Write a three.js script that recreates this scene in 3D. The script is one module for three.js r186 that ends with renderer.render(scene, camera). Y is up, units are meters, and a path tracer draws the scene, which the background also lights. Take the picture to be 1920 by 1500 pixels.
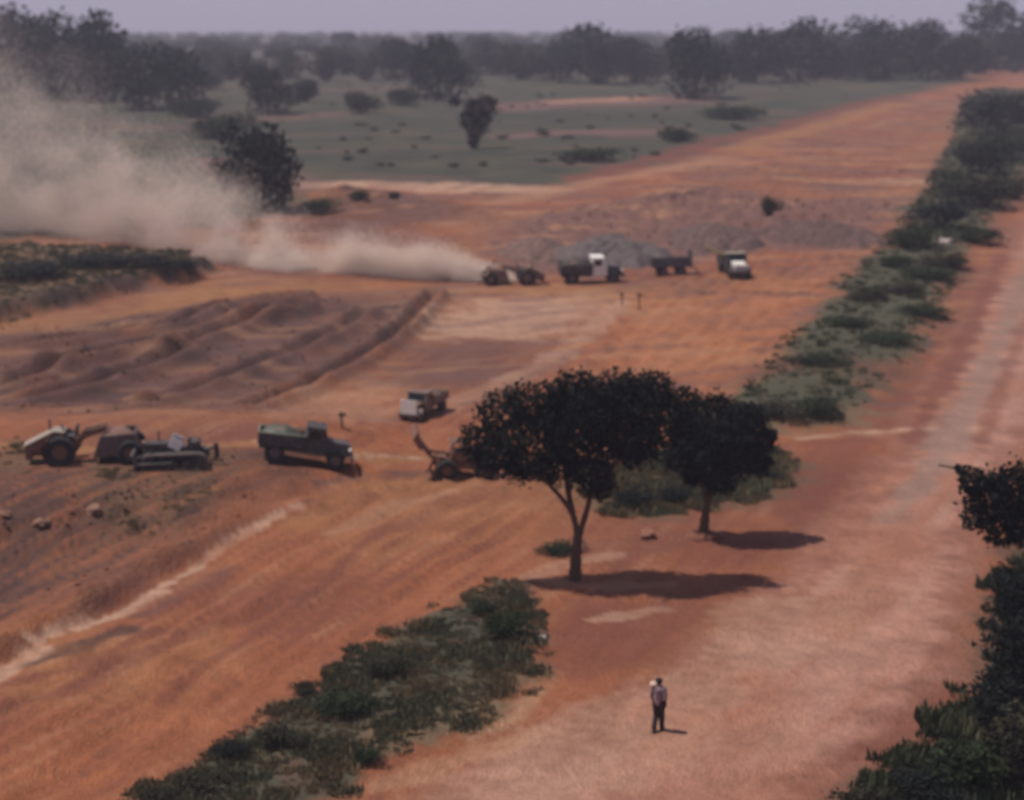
import * as THREE from 'three';
import { RoundedBoxGeometry } from 'three/addons/geometries/RoundedBoxGeometry.js';
import { MarchingCubes } from 'three/addons/objects/MarchingCubes.js';
import { mergeGeometries } from 'three/addons/utils/BufferGeometryUtils.js';
import { createNoise2D, createNoise3D } from 'simplex-noise';

// ------------------------------------------------------------------ camera, sky, sun, air, exposure
const EYE = 21, FOV = 26, F = 750 / Math.tan((FOV / 2) * Math.PI / 180), PITCH = Math.atan(740 / F);
const scene = new THREE.Scene();
const camera = new THREE.PerspectiveCamera(FOV, 1.28, 1, 12000);
camera.position.set(0, EYE, 0);
camera.rotation.set(-PITCH, 0, 0);
camera.focus = 20; camera.userData.fStop = 0.85;                 // a soft old telephoto frame
const renderer = new THREE.WebGLRenderer();
renderer.toneMapping = THREE.LinearToneMapping;
renderer.toneMappingExposure = 1.0;
renderer.shadowMap.enabled = true;
{
  const W = 64, H = 64, d = new Float32Array(W * H * 4);
  for (let j = 0; j < H; j++) {
    const up = Math.max(0, ((j + 0.5) / H - 0.5) * 2), k = Math.pow(up, 0.6);
    for (let i = 0; i < W; i++) {
      const o = (j * W + i) * 4;
      d[o] = 0.365 - 0.20 * k; d[o + 1] = 0.345 - 0.16 * k; d[o + 2] = 0.45 - 0.16 * k; d[o + 3] = 1;
    }
  }
  const t = new THREE.DataTexture(d, W, H, THREE.RGBAFormat, THREE.FloatType);
  t.mapping = THREE.EquirectangularReflectionMapping; t.magFilter = THREE.LinearFilter; t.needsUpdate = true;
  scene.background = t; scene.environment = t;
}
const sun = new THREE.DirectionalLight(new THREE.Color(1.0, 0.93, 0.80), 4.3);
{
  const el = 65 * Math.PI / 180, az = 4 * Math.PI / 180;
  sun.position.set(-Math.cos(el) * Math.cos(az) * 300, Math.sin(el) * 300, -100 - Math.cos(el) * Math.sin(az) * 300);
  sun.target.position.set(0, 0, -100); sun.shadow.radius = 2.5; sun.castShadow = true;
  const sc = sun.shadow.camera; sc.left = -160; sc.right = 160; sc.top = 160; sc.bottom = -160; sc.far = 800;
  scene.add(sun, sun.target);
}
scene.fog = new THREE.FogExp2(new THREE.Color(0.66, 0.64, 0.80), 0.00038);

// ------------------------------------------------------------------ helpers
function rng(seed) { let s = seed >>> 0; return () => { s = (s + 0x6d2b79f5) | 0; let t = Math.imul(s ^ (s >>> 15), 1 | s); t = (t + Math.imul(t ^ (t >>> 7), 61 | t)) ^ t; return ((t ^ (t >>> 14)) >>> 0) / 4294967296; }; }
const n2 = createNoise2D(rng(11)), n2b = createNoise2D(rng(12)), n2c = createNoise2D(rng(13)), n3 = createNoise3D(rng(14));
const { lerp, clamp } = THREE.MathUtils, sst = (a, b, x) => { const t = clamp((x - a) / (b - a), 0, 1); return t * t * (3 - 2 * t); };
const used = new Map();
function numbered(name) { const k = used.get(name) ?? 0; used.set(name, k + 1); return k ? name + '_' + String(k).padStart(3, '0') : name; }
function tag(o, label, category, group, kind) {
  if (label) o.userData.label = label;
  if (category) o.userData.category = category;
  if (group) o.userData.group = group;
  if (kind) o.userData.kind = kind;
  return o;
}
function shade(o) { o.castShadow = true; o.receiveShadow = true; return o; }
function mesh(name, geos, mat, parent) {
  const g = Array.isArray(geos) ? mergeGeometries(geos.map((x) => { const y = x.index ? x.toNonIndexed() : x.clone(); for (const k of Object.keys(y.attributes)) if (!['position', 'normal', 'uv'].includes(k)) y.deleteAttribute(k); return y; })) : geos;
  const o = shade(new THREE.Mesh(g, mat)); o.name = name; if (parent) parent.add(o); return o;
}
function thing(name, label, category, pos, turn = 0, group) {
  const o = new THREE.Group(); o.name = numbered(name); o.position.copy(pos); o.rotation.y = turn; tag(o, label, category, group); scene.add(o); return o;
}
const std = (r, g, b, rough = 0.9, extra = {}) => new THREE.MeshStandardMaterial({ color: new THREE.Color().setRGB(r, g, b), roughness: rough, metalness: 0, ...extra });

// a photograph pixel (1920 x 1500) -> the point on the plane y = level
const cp = Math.cos(PITCH), sp = Math.sin(PITCH);
function ray(px, py) { const x = (px - 960) / F, y = (750 - py) / F; return new THREE.Vector3(x, y * cp - sp, -cp - y * sp); }
function flat(px, py, level = 0) { const r = ray(px, py), t = (level - EYE) / r.y; return [r.x * t, r.z * t]; }
function ground(px, py) {                                         // the point of the terrain there
  const r = ray(px, py); let a = 20, b = a;
  for (; b < 3000; a = b, b *= 1.004) if (EYE + r.y * b < height(r.x * b, r.z * b)) break;
  for (let i = 0; i < 20; i++) { const m = (a + b) / 2; if (EYE + r.y * m < height(r.x * m, r.z * m)) b = m; else a = m; }
  return new THREE.Vector3(r.x * b, height(r.x * b, r.z * b), r.z * b);
}
const pxm = (p) => p.distanceTo(camera.position) / F;              // metres per photograph pixel at a place

// polylines and areas in world metres
const line = (pts, level = 0) => { const p = pts.map((q) => flat(q[0], q[1], level)); const box = [Infinity, Infinity, -Infinity, -Infinity]; for (const [x, z] of p) { box[0] = Math.min(box[0], x); box[1] = Math.min(box[1], z); box[2] = Math.max(box[2], x); box[3] = Math.max(box[3], z); } return { p, box }; };
function near(L, x, z) {                                           // [distance, length along, signed side]
  let best = 1e18, s = 0, at = 0, side = 1;
  for (let i = 0; i + 1 < L.p.length; i++) {
    const [ax, az] = L.p[i], [bx, bz] = L.p[i + 1], ux = bx - ax, uz = bz - az, len2 = ux * ux + uz * uz, len = Math.sqrt(len2);
    const t = clamp(((x - ax) * ux + (z - az) * uz) / len2, 0, 1), dx = x - ax - ux * t, dz = z - az - uz * t, d = dx * dx + dz * dz;
    if (d < best) { best = d; at = s + t * len; side = Math.sign(ux * dz - uz * dx) || 1; }
    s += len;
  }
  return [Math.sqrt(best), at, side];
}
function inside(A, x, z) {                                         // signed distance, positive inside
  let c = false, best = 1e18; const n = A.p.length;
  for (let i = 0, j = n - 1; i < n; j = i++) {
    const [ax, az] = A.p[i], [bx, bz] = A.p[j];
    if ((az > z) !== (bz > z) && x < ((bx - ax) * (z - az)) / (bz - az) + ax) c = !c;
    const ux = bx - ax, uz = bz - az, t = clamp(((x - ax) * ux + (z - az) * uz) / (ux * ux + uz * uz), 0, 1), dx = x - ax - ux * t, dz = z - az - uz * t;
    best = Math.min(best, dx * dx + dz * dz);
  }
  return (c ? 1 : -1) * Math.sqrt(best);
}
const beyond = (A, x, z, m) => x < A.box[0] - m || x > A.box[2] + m || z < A.box[1] - m || z > A.box[3] + m;

// ------------------------------------------------------------------ the lie of the land
const MESA = line([[-400, 470], [0, 480], [200, 487], [340, 497], [400, 510], [250, 547], [100, 582], [0, 606], [-400, 690]]);
const BENCH = line([[-400, 790], [100, 800], [420, 805], [620, 830], [560, 905], [430, 940], [200, 985], [-400, 1060]]);
const FURROWS = [
  [line([[-60, 662], [100, 645], [200, 630], [330, 610], [420, 575], [560, 563]]), 0.8, 0.65],
  [line([[-60, 740], [60, 712], [100, 692], [200, 672], [350, 650], [470, 605], [560, 585]]), 0.95, 0.85],
  [line([[-60, 790], [80, 752], [200, 715], [340, 668]]), 0.9, 0.65],
  [line([[380, 800], [450, 778], [560, 735], [690, 670], [765, 610], [812, 556]]), 0.7, 0.65],
  [line([[200, 790], [330, 745], [480, 690], [600, 640], [680, 590]]), 0.8, 0.5],
];
const LEDGE = line([[-60, 1255], [0, 1220], [120, 1160], [250, 1085], [350, 1040], [480, 985], [580, 955]]);
const LEDGE_END = LEDGE.p[LEDGE.p.length - 1];
const HEAPS = [[985, 462, 0.7, 7, 10], [1060, 432, 0.9, 9, 12], [1180, 412, 1.0, 10, 14], [1330, 392, 1.3, 10, 14], [1350, 440, 0.6, 9, 10], [1450, 420, 0.7, 10, 12], [1560, 418, 0.6, 10, 14], [1660, 405, 0.6, 9, 14], [1430, 330, 0.8, 8, 16], [1250, 350, 0.6, 9, 14], [720, 385, 0.9, 9, 9], [640, 372, 1.0, 5, 7], [840, 405, 0.7, 9, 7]]
  .map(([x, y, h, rx, rz]) => [...flat(x, y), h, rx, rz]);
const LOW_VERGE = line([[150, 1545], [250, 1495], [420, 1400], [560, 1310], [700, 1215], [830, 1150], [920, 1092], [985, 1095], [1025, 1170], [1005, 1260], [900, 1370], [760, 1420], [600, 1500], [500, 1560]]);
const HIGH_VERGE = line([[1300, 800], [1380, 750], [1470, 655], [1560, 562], [1600, 510], [1680, 440], [1735, 350], [1785, 260], [1805, 190], [1850, 165], [1960, 170], [1950, 290], [1900, 360], [1850, 425], [1800, 490], [1765, 580], [1705, 680], [1580, 790], [1450, 805]]);
const GROVE = line([[1080, 905], [1180, 860], [1320, 850], [1480, 850], [1490, 905], [1380, 945], [1220, 970], [1120, 960]]);
const ROAD = line([[420, 1620], [760, 1490], [1000, 1375], [1250, 1250], [1400, 1130], [1500, 1035], [1620, 900], [1700, 780], [1775, 650], [1845, 520], [1900, 430], [1955, 350], [2010, 270], [2120, 270], [2080, 380], [2070, 500], [2050, 650], [2010, 780], [1930, 880], [1860, 1000], [1850, 1120], [1835, 1280], [1690, 1420], [1560, 1500], [1420, 1640]]);
const ROAD_MID = line([[800, 1640], [1100, 1480], [1400, 1290], [1590, 1120], [1700, 980], [1800, 830], [1880, 680], [1960, 520], [2020, 380], [2070, 270]]);
const HAUL_MID = line([[-500, 1640], [0, 1420], [300, 1235], [560, 1080], [780, 960], [960, 850], [1120, 730], [1260, 620], [1380, 530], [1500, 430], [1620, 320], [1740, 230], [1850, 160], [1960, 105]]);
const HAUL = line([[-700, 1640], [-300, 1400], [0, 1275], [300, 1130], [480, 1000], [620, 950], [800, 880], [930, 780], [1050, 690], [1140, 590], [1240, 530], [1360, 470], [1440, 330], [1520, 235], [1700, 178], [1850, 130], [1900, 130], [1800, 190], [1735, 345], [1680, 435], [1600, 505], [1555, 560], [1465, 655], [1370, 755], [1180, 900], [1040, 1020], [920, 1090], [830, 1145], [700, 1210], [550, 1308], [410, 1398], [240, 1495], [0, 1640]]);
const FIELD = line([[-900, 465], [0, 452], [400, 425], [560, 385], [575, 338], [1000, 352], [1100, 330], [1200, 312], [1350, 272], [1500, 226], [1700, 178], [1800, 155], [1840, 130], [1990, 100], [2500, 95]]);
FIELD.p.push([2500, -900], [9000, -9000], [-9000, -9000], [-3000, -170]); FIELD.box = [-1e5, -1e5, 1e5, 1e5];
const EAST = line([[1560, 1560], [1690, 1440], [1845, 1290], [1860, 1120], [1900, 990], [1985, 880], [2060, 780], [2110, 650], [2130, 500], [2150, 380], [2200, 270]]);
EAST.p.push([400, -600], [400, -20], [20, -20]); EAST.box = [-1e5, -1e5, 1e5, 1e5];

function height(x, z) {
  const d = Math.hypot(x, z);
  let h = 0;
  if (d > 700) h -= (d - 700) * 0.012;
  if (d > 160) h += n2(x / 60, z / 90) * 0.5 * sst(160, 300, d);
  if (d < 420) {
    h += n2b(x / 9, z / 9) * 0.10 + n2(x / 2.3, z / 2.3) * 0.035;
    if (!beyond(MESA, x, z, 3)) h += 1.25 * sst(-0.9, 0.9, inside(MESA, x, z) + n2b(x / 3, z / 3) * 0.4);
    if (!beyond(BENCH, x, z, 8)) { const e = sst(-6, 2.5, inside(BENCH, x, z)); h += 1.25 * e; const [q, s, sd] = near(LEDGE, x, z); h += e * (1 - e) * 4 * (0.26 * n2b(s / 6, q * sd / 1.1) + 0.10 * n2(s / 2, q * sd / 0.4)); }
    for (const [L, w, a] of FURROWS) {
      if (beyond(L, x, z, 6)) continue;
      const [q, s] = near(L, x, z), j = 1 + 0.3 * n2(s / 7, a * 9) + 0.15 * n2b(s / 2.6, a * 5), e = sst(0, 4, s);
      h += a * j * e * (1.0 * Math.exp(-((q - w * 1.1) ** 2) / (w * w * 0.5)) - 0.55 * Math.exp(-(q * q) / (w * w * 0.3)));
    }
    if (!beyond(LEDGE, x, z, 5)) { const [q, s, side] = near(LEDGE, x, z), t = q * side + 0.35 * n2(s / 2.5, 3); h -= 0.42 * clamp(t / 0.4, -1, 1) * Math.exp(-(q * q) / 3) * (1 + 0.4 * n2b(s / 4, 3)) * sst(0.5, 11, Math.hypot(x - LEDGE_END[0], z - LEDGE_END[1])); }
    for (const [cx, cz, a, rx, rz] of HEAPS) {
      const u = (x - cx) / rx, v = (z - cz) / rz, q = u * u + v * v;
      if (q < 4) h += a * Math.exp(-q * 1.6) * (1 + 0.28 * n2(x / 2.2, z / 3) + 0.12 * n2b(x / 0.9, z / 1.2));
    }
    if (!beyond(LOW_VERGE, x, z, 2)) h += 0.18 * sst(-0.8, 0.8, inside(LOW_VERGE, x, z)) + 0.1 * n2(x / 0.9, z / 0.9) * sst(-0.8, 0.8, inside(LOW_VERGE, x, z));
    if (!beyond(HIGH_VERGE, x, z, 3)) h += 0.35 * sst(-1.5, 1.5, inside(HIGH_VERGE, x, z));
    if (!beyond(HAUL, x, z, 2)) { const e = sst(-1, 2, inside(HAUL, x, z)); if (e > 0) { const [q, s, side] = near(HAUL_MID, x, z), t = q * side; h += e * (0.13 * n2b(s / 10, t / 0.9) + 0.07 * n2(s / 6, t / 0.45)); } }
    if (!beyond(ROAD, x, z, 2)) { const e = sst(-1, 2, inside(ROAD, x, z)); h += e * (0.08 - n2b(x / 9, z / 9) * 0.06); }
  }
  return h;
}

// ------------------------------------------------------------------ the colours of the ground, by place (linear base colours)
const C = { soil: [0.27, 0.085, 0.035], red: [0.155, 0.043, 0.027], dusty: [0.372, 0.186, 0.142], sand: [0.37, 0.19, 0.112], ochre: [0.29, 0.125, 0.050], dark: [0.040, 0.019, 0.020], damp: [0.105, 0.043, 0.038], mauve: [0.150, 0.073, 0.066], grass: [0.060, 0.056, 0.038], green: [0.024, 0.029, 0.019], field: [0.048, 0.045, 0.027], olive: [0.085, 0.062, 0.034], straw: [0.19, 0.115, 0.063], pale: [0.41, 0.24, 0.168] };
// areas: [outline, colour, soft edge in metres, strength, grain]; strokes: [line, width, colour, strength]
const AREAS = [
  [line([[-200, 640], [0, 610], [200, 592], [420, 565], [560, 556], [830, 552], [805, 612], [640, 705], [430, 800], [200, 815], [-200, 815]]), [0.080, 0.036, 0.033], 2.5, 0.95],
  [line([[760, 655], [860, 630], [1000, 640], [980, 690], [900, 725], [800, 735], [720, 720]]), C.damp, 2.5, 0.85],
  [line([[800, 600], [880, 560], [1130, 545], [1150, 580], [1030, 640], [820, 635]]), C.pale, 2.5, 0.95],
  [line([[1150, 560], [1330, 545], [1560, 520], [1480, 640], [1360, 740], [1230, 700], [1120, 690]]), [0.37, 0.135, 0.058], 3, 0.75],
  [line([[380, 520], [600, 528], [900, 540], [1300, 530], [1250, 560], [900, 556], [560, 552], [300, 575], [200, 580]]), C.ochre, 3, 0.7],
  [line([[480, 800], [540, 740], [740, 715], [740, 790], [650, 815], [520, 820]]), C.sand, 2, 0.55],
  [line([[880, 545], [940, 440], [1060, 405], [1200, 390], [1340, 352], [1440, 380], [1640, 372], [1745, 360], [1640, 470], [1420, 470], [1230, 500], [1000, 520]]), C.mauve, 3, 0.95],
  [line([[560, 385], [700, 362], [900, 395], [820, 425], [640, 450], [520, 440]]), C.dark, 4, 0.7],
  [line([[-200, 935], [60, 918], [200, 935], [400, 885], [540, 900], [490, 965], [350, 1035], [200, 1085], [60, 1155], [-200, 1260]]), [0.165, 0.062, 0.034], 1.0, 0.9],
  [line([[-200, 945], [110, 940], [190, 990], [120, 1060], [0, 1150], [-200, 1220]]), C.dark, 1.2, 0.65],
  [line([[180, 905], [300, 885], [450, 890], [420, 940], [330, 1000], [220, 1030], [160, 960]]), C.olive, 1.0, 0.55],
  [line([[-100, 870], [60, 872], [130, 900], [60, 940], [-100, 950]]), C.olive, 0.8, 0.7],
  [line([[470, 890], [600, 880], [620, 905], [560, 945], [490, 935]]), C.dark, 0.8, 0.7],
  [line([[1020, 1180], [1050, 1120], [1300, 1110], [1460, 1080], [1400, 1130], [1250, 1250], [1100, 1270], [1020, 1260]]), C.red, 1.0, 0.85],
  [line([[1280, 1050], [1340, 1020], [1480, 1010], [1460, 1060], [1300, 1075]]), C.red, 0.8, 0.6],
  [line([[1450, 890], [1530, 830], [1620, 780], [1700, 690], [1770, 600], [1830, 500], [1850, 520], [1775, 650], [1700, 780], [1620, 900], [1500, 1000]]), C.red, 1.5, 0.75],
  [line([[1540, 1310], [1680, 1240], [1760, 1170], [1840, 1200], [1820, 1300], [1680, 1370], [1560, 1440], [1500, 1440]]), C.red, 1.2, 0.7],
];
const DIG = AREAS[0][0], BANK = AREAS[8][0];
const GREENS = [
  [LOW_VERGE, C.grass, 0.5, 1], [HIGH_VERGE, [0.052, 0.055, 0.032], 1.2, 0.95], [GROVE, C.olive, 1.2, 0.8],
  [line([[690, 1420], [900, 1330], [1000, 1200], [1030, 1200], [1010, 1260], [900, 1375], [760, 1425]]), C.straw, 0.8, 0.8],
  [line([[1380, 690], [1500, 680], [1700, 690], [1690, 715], [1560, 705], [1400, 712]]), C.red, 2, 0.6],
  [line([[1400, 790], [1560, 785], [1620, 775], [1560, 812], [1420, 815]]), C.straw, 1.5, 0.6],
  [MESA, C.olive, 0.8, 0.75],
];
const STROKES = [
  [line([[-50, 625], [120, 605], [300, 575], [420, 548]]), 2.2, C.ochre, 0.7], [line([[0, 645], [180, 628], [300, 608]]), 0.5, C.sand, 0.5],
  [line([[830, 770], [930, 725], [1010, 690], [1080, 645], [1130, 600], [1170, 565]]), 1.0, C.pale, 0.55],
  [line([[870, 760], [980, 715], [1060, 670]]), 0.35, C.damp, 0.6], [line([[980, 745], [1070, 690], [1140, 630]]), 0.5, C.soil, 0.5],
  [LEDGE, 0.2, C.damp, 0.5],  // thin dark line: shade of the ledge drop painted into the soil colour
  [line([[60, 1195], [150, 1155], [250, 1115], [330, 1075], [420, 1020], [500, 985], [560, 962]]), 0.3, C.pale, 0.85], [line([[-30, 1275], [30, 1240], [70, 1215]]), 0.55, C.pale, 0.9], [line([[150, 1165], [220, 1135], [290, 1100]]), 0.5, C.pale, 0.9],
  [line([[60, 1240], [150, 1205], [230, 1180]]), 0.6, C.dark, 0.75], [line([[270, 1145], [360, 1100], [430, 1065]]), 0.45, C.damp, 0.7],
  [line([[0, 886], [300, 893], [450, 878], [700, 872], [790, 862]]), 0.7, C.ochre, 0.9], [line([[480, 876], [640, 874], [780, 862]]), 0.22, C.pale, 0.8],
  [line([[600, 930], [700, 905], [790, 890]]), 0.5, C.damp, 0.8],
  [line([[560, 985], [700, 920], [860, 900]]), 0.9, C.ochre, 0.5], [line([[620, 1000], [760, 940], [900, 905]]), 0.5, C.sand, 0.5],
  [line([[0, 1330], [120, 1300], [260, 1230], [420, 1160]]), 0.5, C.red, 0.6], [line([[0, 1290], [150, 1250], [300, 1180]]), 0.4, C.red, 0.6],
  [line([[560, 1130], [680, 1020], [800, 960]]), 0.4, C.red, 0.5], [line([[300, 1310], [520, 1160], [640, 1060], [740, 970]]), 0.35, C.red, 0.5],
  [line([[1500, 822], [1600, 810], [1850, 806]]), 0.35, C.pale, 0.8], [line([[1500, 835], [1640, 822]]), 0.4, C.red, 0.5],
  [line([[1290, 548], [1480, 549]]), 1.1, C.dark, 0.6], [line([[1150, 530], [1320, 522]]), 1.0, C.red, 0.3],  // first stroke: a dark streak across the earth below the black truck
  [line([[-60, 615], [0, 602], [100, 577], [250, 542], [400, 507]]), 1.0, C.dark, 0.85], [line([[940, 216], [1150, 214], [1380, 212]]), 9, C.green, 0.8], [line([[560, 300], [760, 290], [1000, 285]]), 9, C.green, 0.5], [line([[600, 240], [850, 232]]), 14, C.green, 0.45],
  [line([[1080, 338], [1210, 305], [1360, 266], [1510, 222], [1690, 176]]), 3, C.red, 0.8],
  [line([[940, 200], [1050, 192], [1250, 186]]), 13, C.mauve, 0.9], [line([[1040, 190], [1180, 185]]), 6, C.sand, 0.8], [line([[955, 256], [1050, 250], [1250, 250]]), 5, C.mauve, 0.95], [line([[400, 300], [480, 330], [560, 350]]), 6, C.mauve, 0.7], [line([[420, 225], [600, 215]]), 10, C.mauve, 0.5], [line([[700, 165], [620, 168]]), 7, C.mauve, 0.4], [line([[940, 230], [1320, 225]]), 6, C.green, 0.5],
  [line([[570, 346], [700, 345], [850, 350], [1010, 356]]), 5, C.pale, 0.95], [line([[640, 374], [720, 366]]), 2.2, C.dark, 0.7], [line([[780, 370], [860, 372]]), 1.5, C.mauve, 0.6],
  [line([[1380, 285], [1520, 240], [1700, 195]]), 3, C.ochre, 0.8], [line([[1340, 312], [1520, 300], [1740, 300]]), 2, C.sand, 0.5], [line([[1400, 272], [1600, 262], [1760, 262]]), 1.6, C.damp, 0.5], [line([[1350, 330], [1500, 325], [1720, 322]]), 1.5, C.damp, 0.45], [line([[1620, 345], [1720, 340]]), 3, C.pale, 0.6],
  [line([[1180, 402], [1250, 392], [1300, 388]]), 1.5, C.dark, 0.7], [line([[1310, 365], [1365, 352]]), 1.6, C.dark, 0.55],
  [line([[940, 380], [1100, 345], [1250, 320], [1350, 300]]), 2.5, C.sand, 0.5],
  [line([[1560, 1440], [1660, 1400], [1740, 1340], [1800, 1290]]), 0.5, C.red, 0.5], [line([[700, 1480], [860, 1430], [1020, 1370]]), 0.5, C.sand, 0.6], [line([[1010, 1290], [960, 1350], [880, 1385]]), 0.3, C.sand, 0.8],
  [line([[1930, 500], [1885, 620], [1830, 740], [1760, 860], [1680, 980]]), 0.9, [0.27, 0.16, 0.13], 0.8], [line([[1880, 480], [1830, 600], [1770, 720], [1700, 830]]), 0.8, C.red, 0.7], [line([[1925, 600], [1880, 720], [1840, 830]]), 0.5, C.red, 0.5],
  [line([[900, 1500], [1100, 1420], [1300, 1300], [1480, 1170]]), 2.2, C.pale, 0.4], [line([[1560, 1180], [1640, 1090], [1720, 960]]), 1.2, C.soil, 0.35],
  [line([[1000, 1090], [1100, 1100], [1250, 1095]]), 0.4, C.sand, 0.6], [line([[1110, 1160], [1240, 1140]]), 0.4, C.pale, 0.6], [line([[990, 1085], [1060, 1060], [1150, 1040]]), 0.6, C.pale, 0.45],
];
const tmp = [0, 0, 0];
function mixTo(c, k) { for (let i = 0; i < 3; i++) tmp[i] += (c[i] - tmp[i]) * k; }
function earth(x, z) {
  const d = Math.hypot(x, z), g1 = n2(x / 14, z / 14), g2 = n2b(x / 3.1, z / 3.1), g3 = n2c(x / 0.9, z / 0.9), jit = (m) => (g2 * 0.5 + g3 * 0.35 + g1 * 0.3) * m;
  tmp[0] = C.soil[0]; tmp[1] = C.soil[1]; tmp[2] = C.soil[2];
  mixTo(C.red, 0.6 * sst(-0.1, 0.7, g1 + 0.3 * g2)); mixTo(C.damp, 0.3 * sst(0.15, 0.75, n2b(x / 24 + 5, z / 34) + 0.25 * g2)); mixTo(C.ochre, 0.5 * sst(0.15, 0.75, n2c(x / 20, z / 28 + 7) + 0.2 * g2)); mixTo(C.mauve, 0.4 * sst(0.0, 0.8, n2c(x / 22, z / 18)) * sst(90, 140, d));
  // wheel tracks along the haul road
  const [hq, hs, hside] = near(HAUL_MID, x, z), ht = hq * hside;
  const st = 0.6 * n2(hs / 13 + g1 * 0.3, ht / 0.95) + 0.4 * n2b(hs / 7, ht / 0.42), stw = sst(30, 10, hq);
  mixTo(C.red, 0.75 * stw * sst(0.1, 0.7, st)); mixTo(C.sand, 0.42 * stw * sst(0.2, 0.8, -st)); 
  let furrowK = 0, bankK = 0;
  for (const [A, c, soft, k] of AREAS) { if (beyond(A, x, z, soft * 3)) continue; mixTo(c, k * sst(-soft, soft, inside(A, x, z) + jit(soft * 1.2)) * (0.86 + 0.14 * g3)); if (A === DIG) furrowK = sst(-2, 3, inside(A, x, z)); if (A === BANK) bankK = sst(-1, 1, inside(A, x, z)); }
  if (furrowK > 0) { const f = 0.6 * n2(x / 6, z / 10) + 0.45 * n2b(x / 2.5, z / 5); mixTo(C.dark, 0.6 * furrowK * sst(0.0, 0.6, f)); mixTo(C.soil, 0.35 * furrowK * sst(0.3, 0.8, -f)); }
  if (bankK > 0) { const [q, s, sd] = near(LEDGE, x, z), f = 0.6 * n2(s / 6, q * sd / 0.7) + 0.45 * n2b(s / 3, q * sd / 0.3); mixTo(C.dark, 0.7 * bankK * sst(0.0, 0.6, f)); mixTo(C.soil, 0.7 * bankK * sst(0.05, 0.7, -f)); }
  if (d > 85 && d < 420) { const lat = sst(135, 175, d), zz = z + (1 - lat) * 0.35 * x, f = 0.6 * n2(x / lerp(16, 30, lat) + g1 * 0.3, zz / 5) + 0.4 * n2b(x / lerp(7, 14, lat), zz / 2.2); mixTo(C.mauve, (0.55 + 0.3 * lat) * sst(0.05, 0.6, f)); mixTo(C.sand, (0.4 + 0.3 * lat) * sst(0.1, 0.7, -f)); }
  // the graded road: pale dust, wheel lanes
  if (!beyond(ROAD, x, z, 5)) {
    const q = inside(ROAD, x, z);
    if (q > -5) { const [rq, rs, rside] = near(ROAD_MID, x, z), t = rq * rside, lane = n2(rs / 30, t / 1.3) * 0.6 + n2b(rs / 12, t / 0.5) * 0.4;
      const k = sst(-0.8, 2.2, q + jit(1.0)); mixTo(C.dusty, 0.92 * k); mixTo(C.soil, 0.4 * k * sst(0.1, 0.7, lane)); mixTo(C.pale, 0.35 * k * sst(0.1, 0.7, -lane)); mixTo(C.red, 0.75 * k * (1 - sst(0.3, 2.6, q + jit(1.2)))); mixTo(C.soil, 0.45 * k * sst(0.0, 0.8, g1)); }
  }
  const gq = inside(FIELD, x, z);
  if (gq > -12) { const k = sst(-3, 3, gq + jit(5)); mixTo(C.field, k); mixTo(C.olive, 0.55 * k * sst(0.0, 0.7, n2(x / 25, z / 16))); mixTo(C.green, 0.7 * k * sst(0.0, 0.7, n2c(x / 14, z / 22))); mixTo(C.mauve, 0.35 * k * sst(0.35, 0.8, n2b(x / 40, z / 22))); }
  const eq = inside(EAST, x, z);
  if (eq > -5) mixTo(C.green, 0.9 * sst(-1, 1.2, eq + jit(1.5)));
  for (const [A, c, soft, k] of GREENS) {
    if (beyond(A, x, z, soft * 3)) continue;
    const e = k * sst(-soft, soft, inside(A, x, z) + jit(soft * 1.8)); mixTo(c, e);
    if (c === C.grass) { mixTo(C.olive, 0.55 * e * sst(0, 0.7, n2c(x / 2.5, z / 2.5))); mixTo(C.red, 0.25 * e * sst(0.45, 0.9, g2)); }
  }
  for (const [L, w, c, k] of STROKES) {
    if (beyond(L, x, z, w * 3)) continue;
    const [q, s] = near(L, x, z), ww = w * (1 + 0.5 * n2(s / (w * 5), w * 7) + 0.3 * g3);
    const broken = c === C.dark || c === C.damp || c === C.pale ? 0.55 + 0.45 * sst(-0.5, 0.3, n2b(s / 5, w * 3) + 0.4 * g3) : 1;
    const crisp = c === C.pale ? 0.5 : 1;
    mixTo(c, k * broken * (1 - sst(ww * (1 - 0.5 * crisp), ww * (1 + 0.2 * crisp), q + jit(w * 0.6 * crisp))));
  }
  const v = 1 + 0.10 * g2 + 0.10 * g3 + 0.06 * n2(x / 0.35, z / 0.35);
  return [tmp[0] * v, tmp[1] * v, tmp[2] * v];
}

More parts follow.
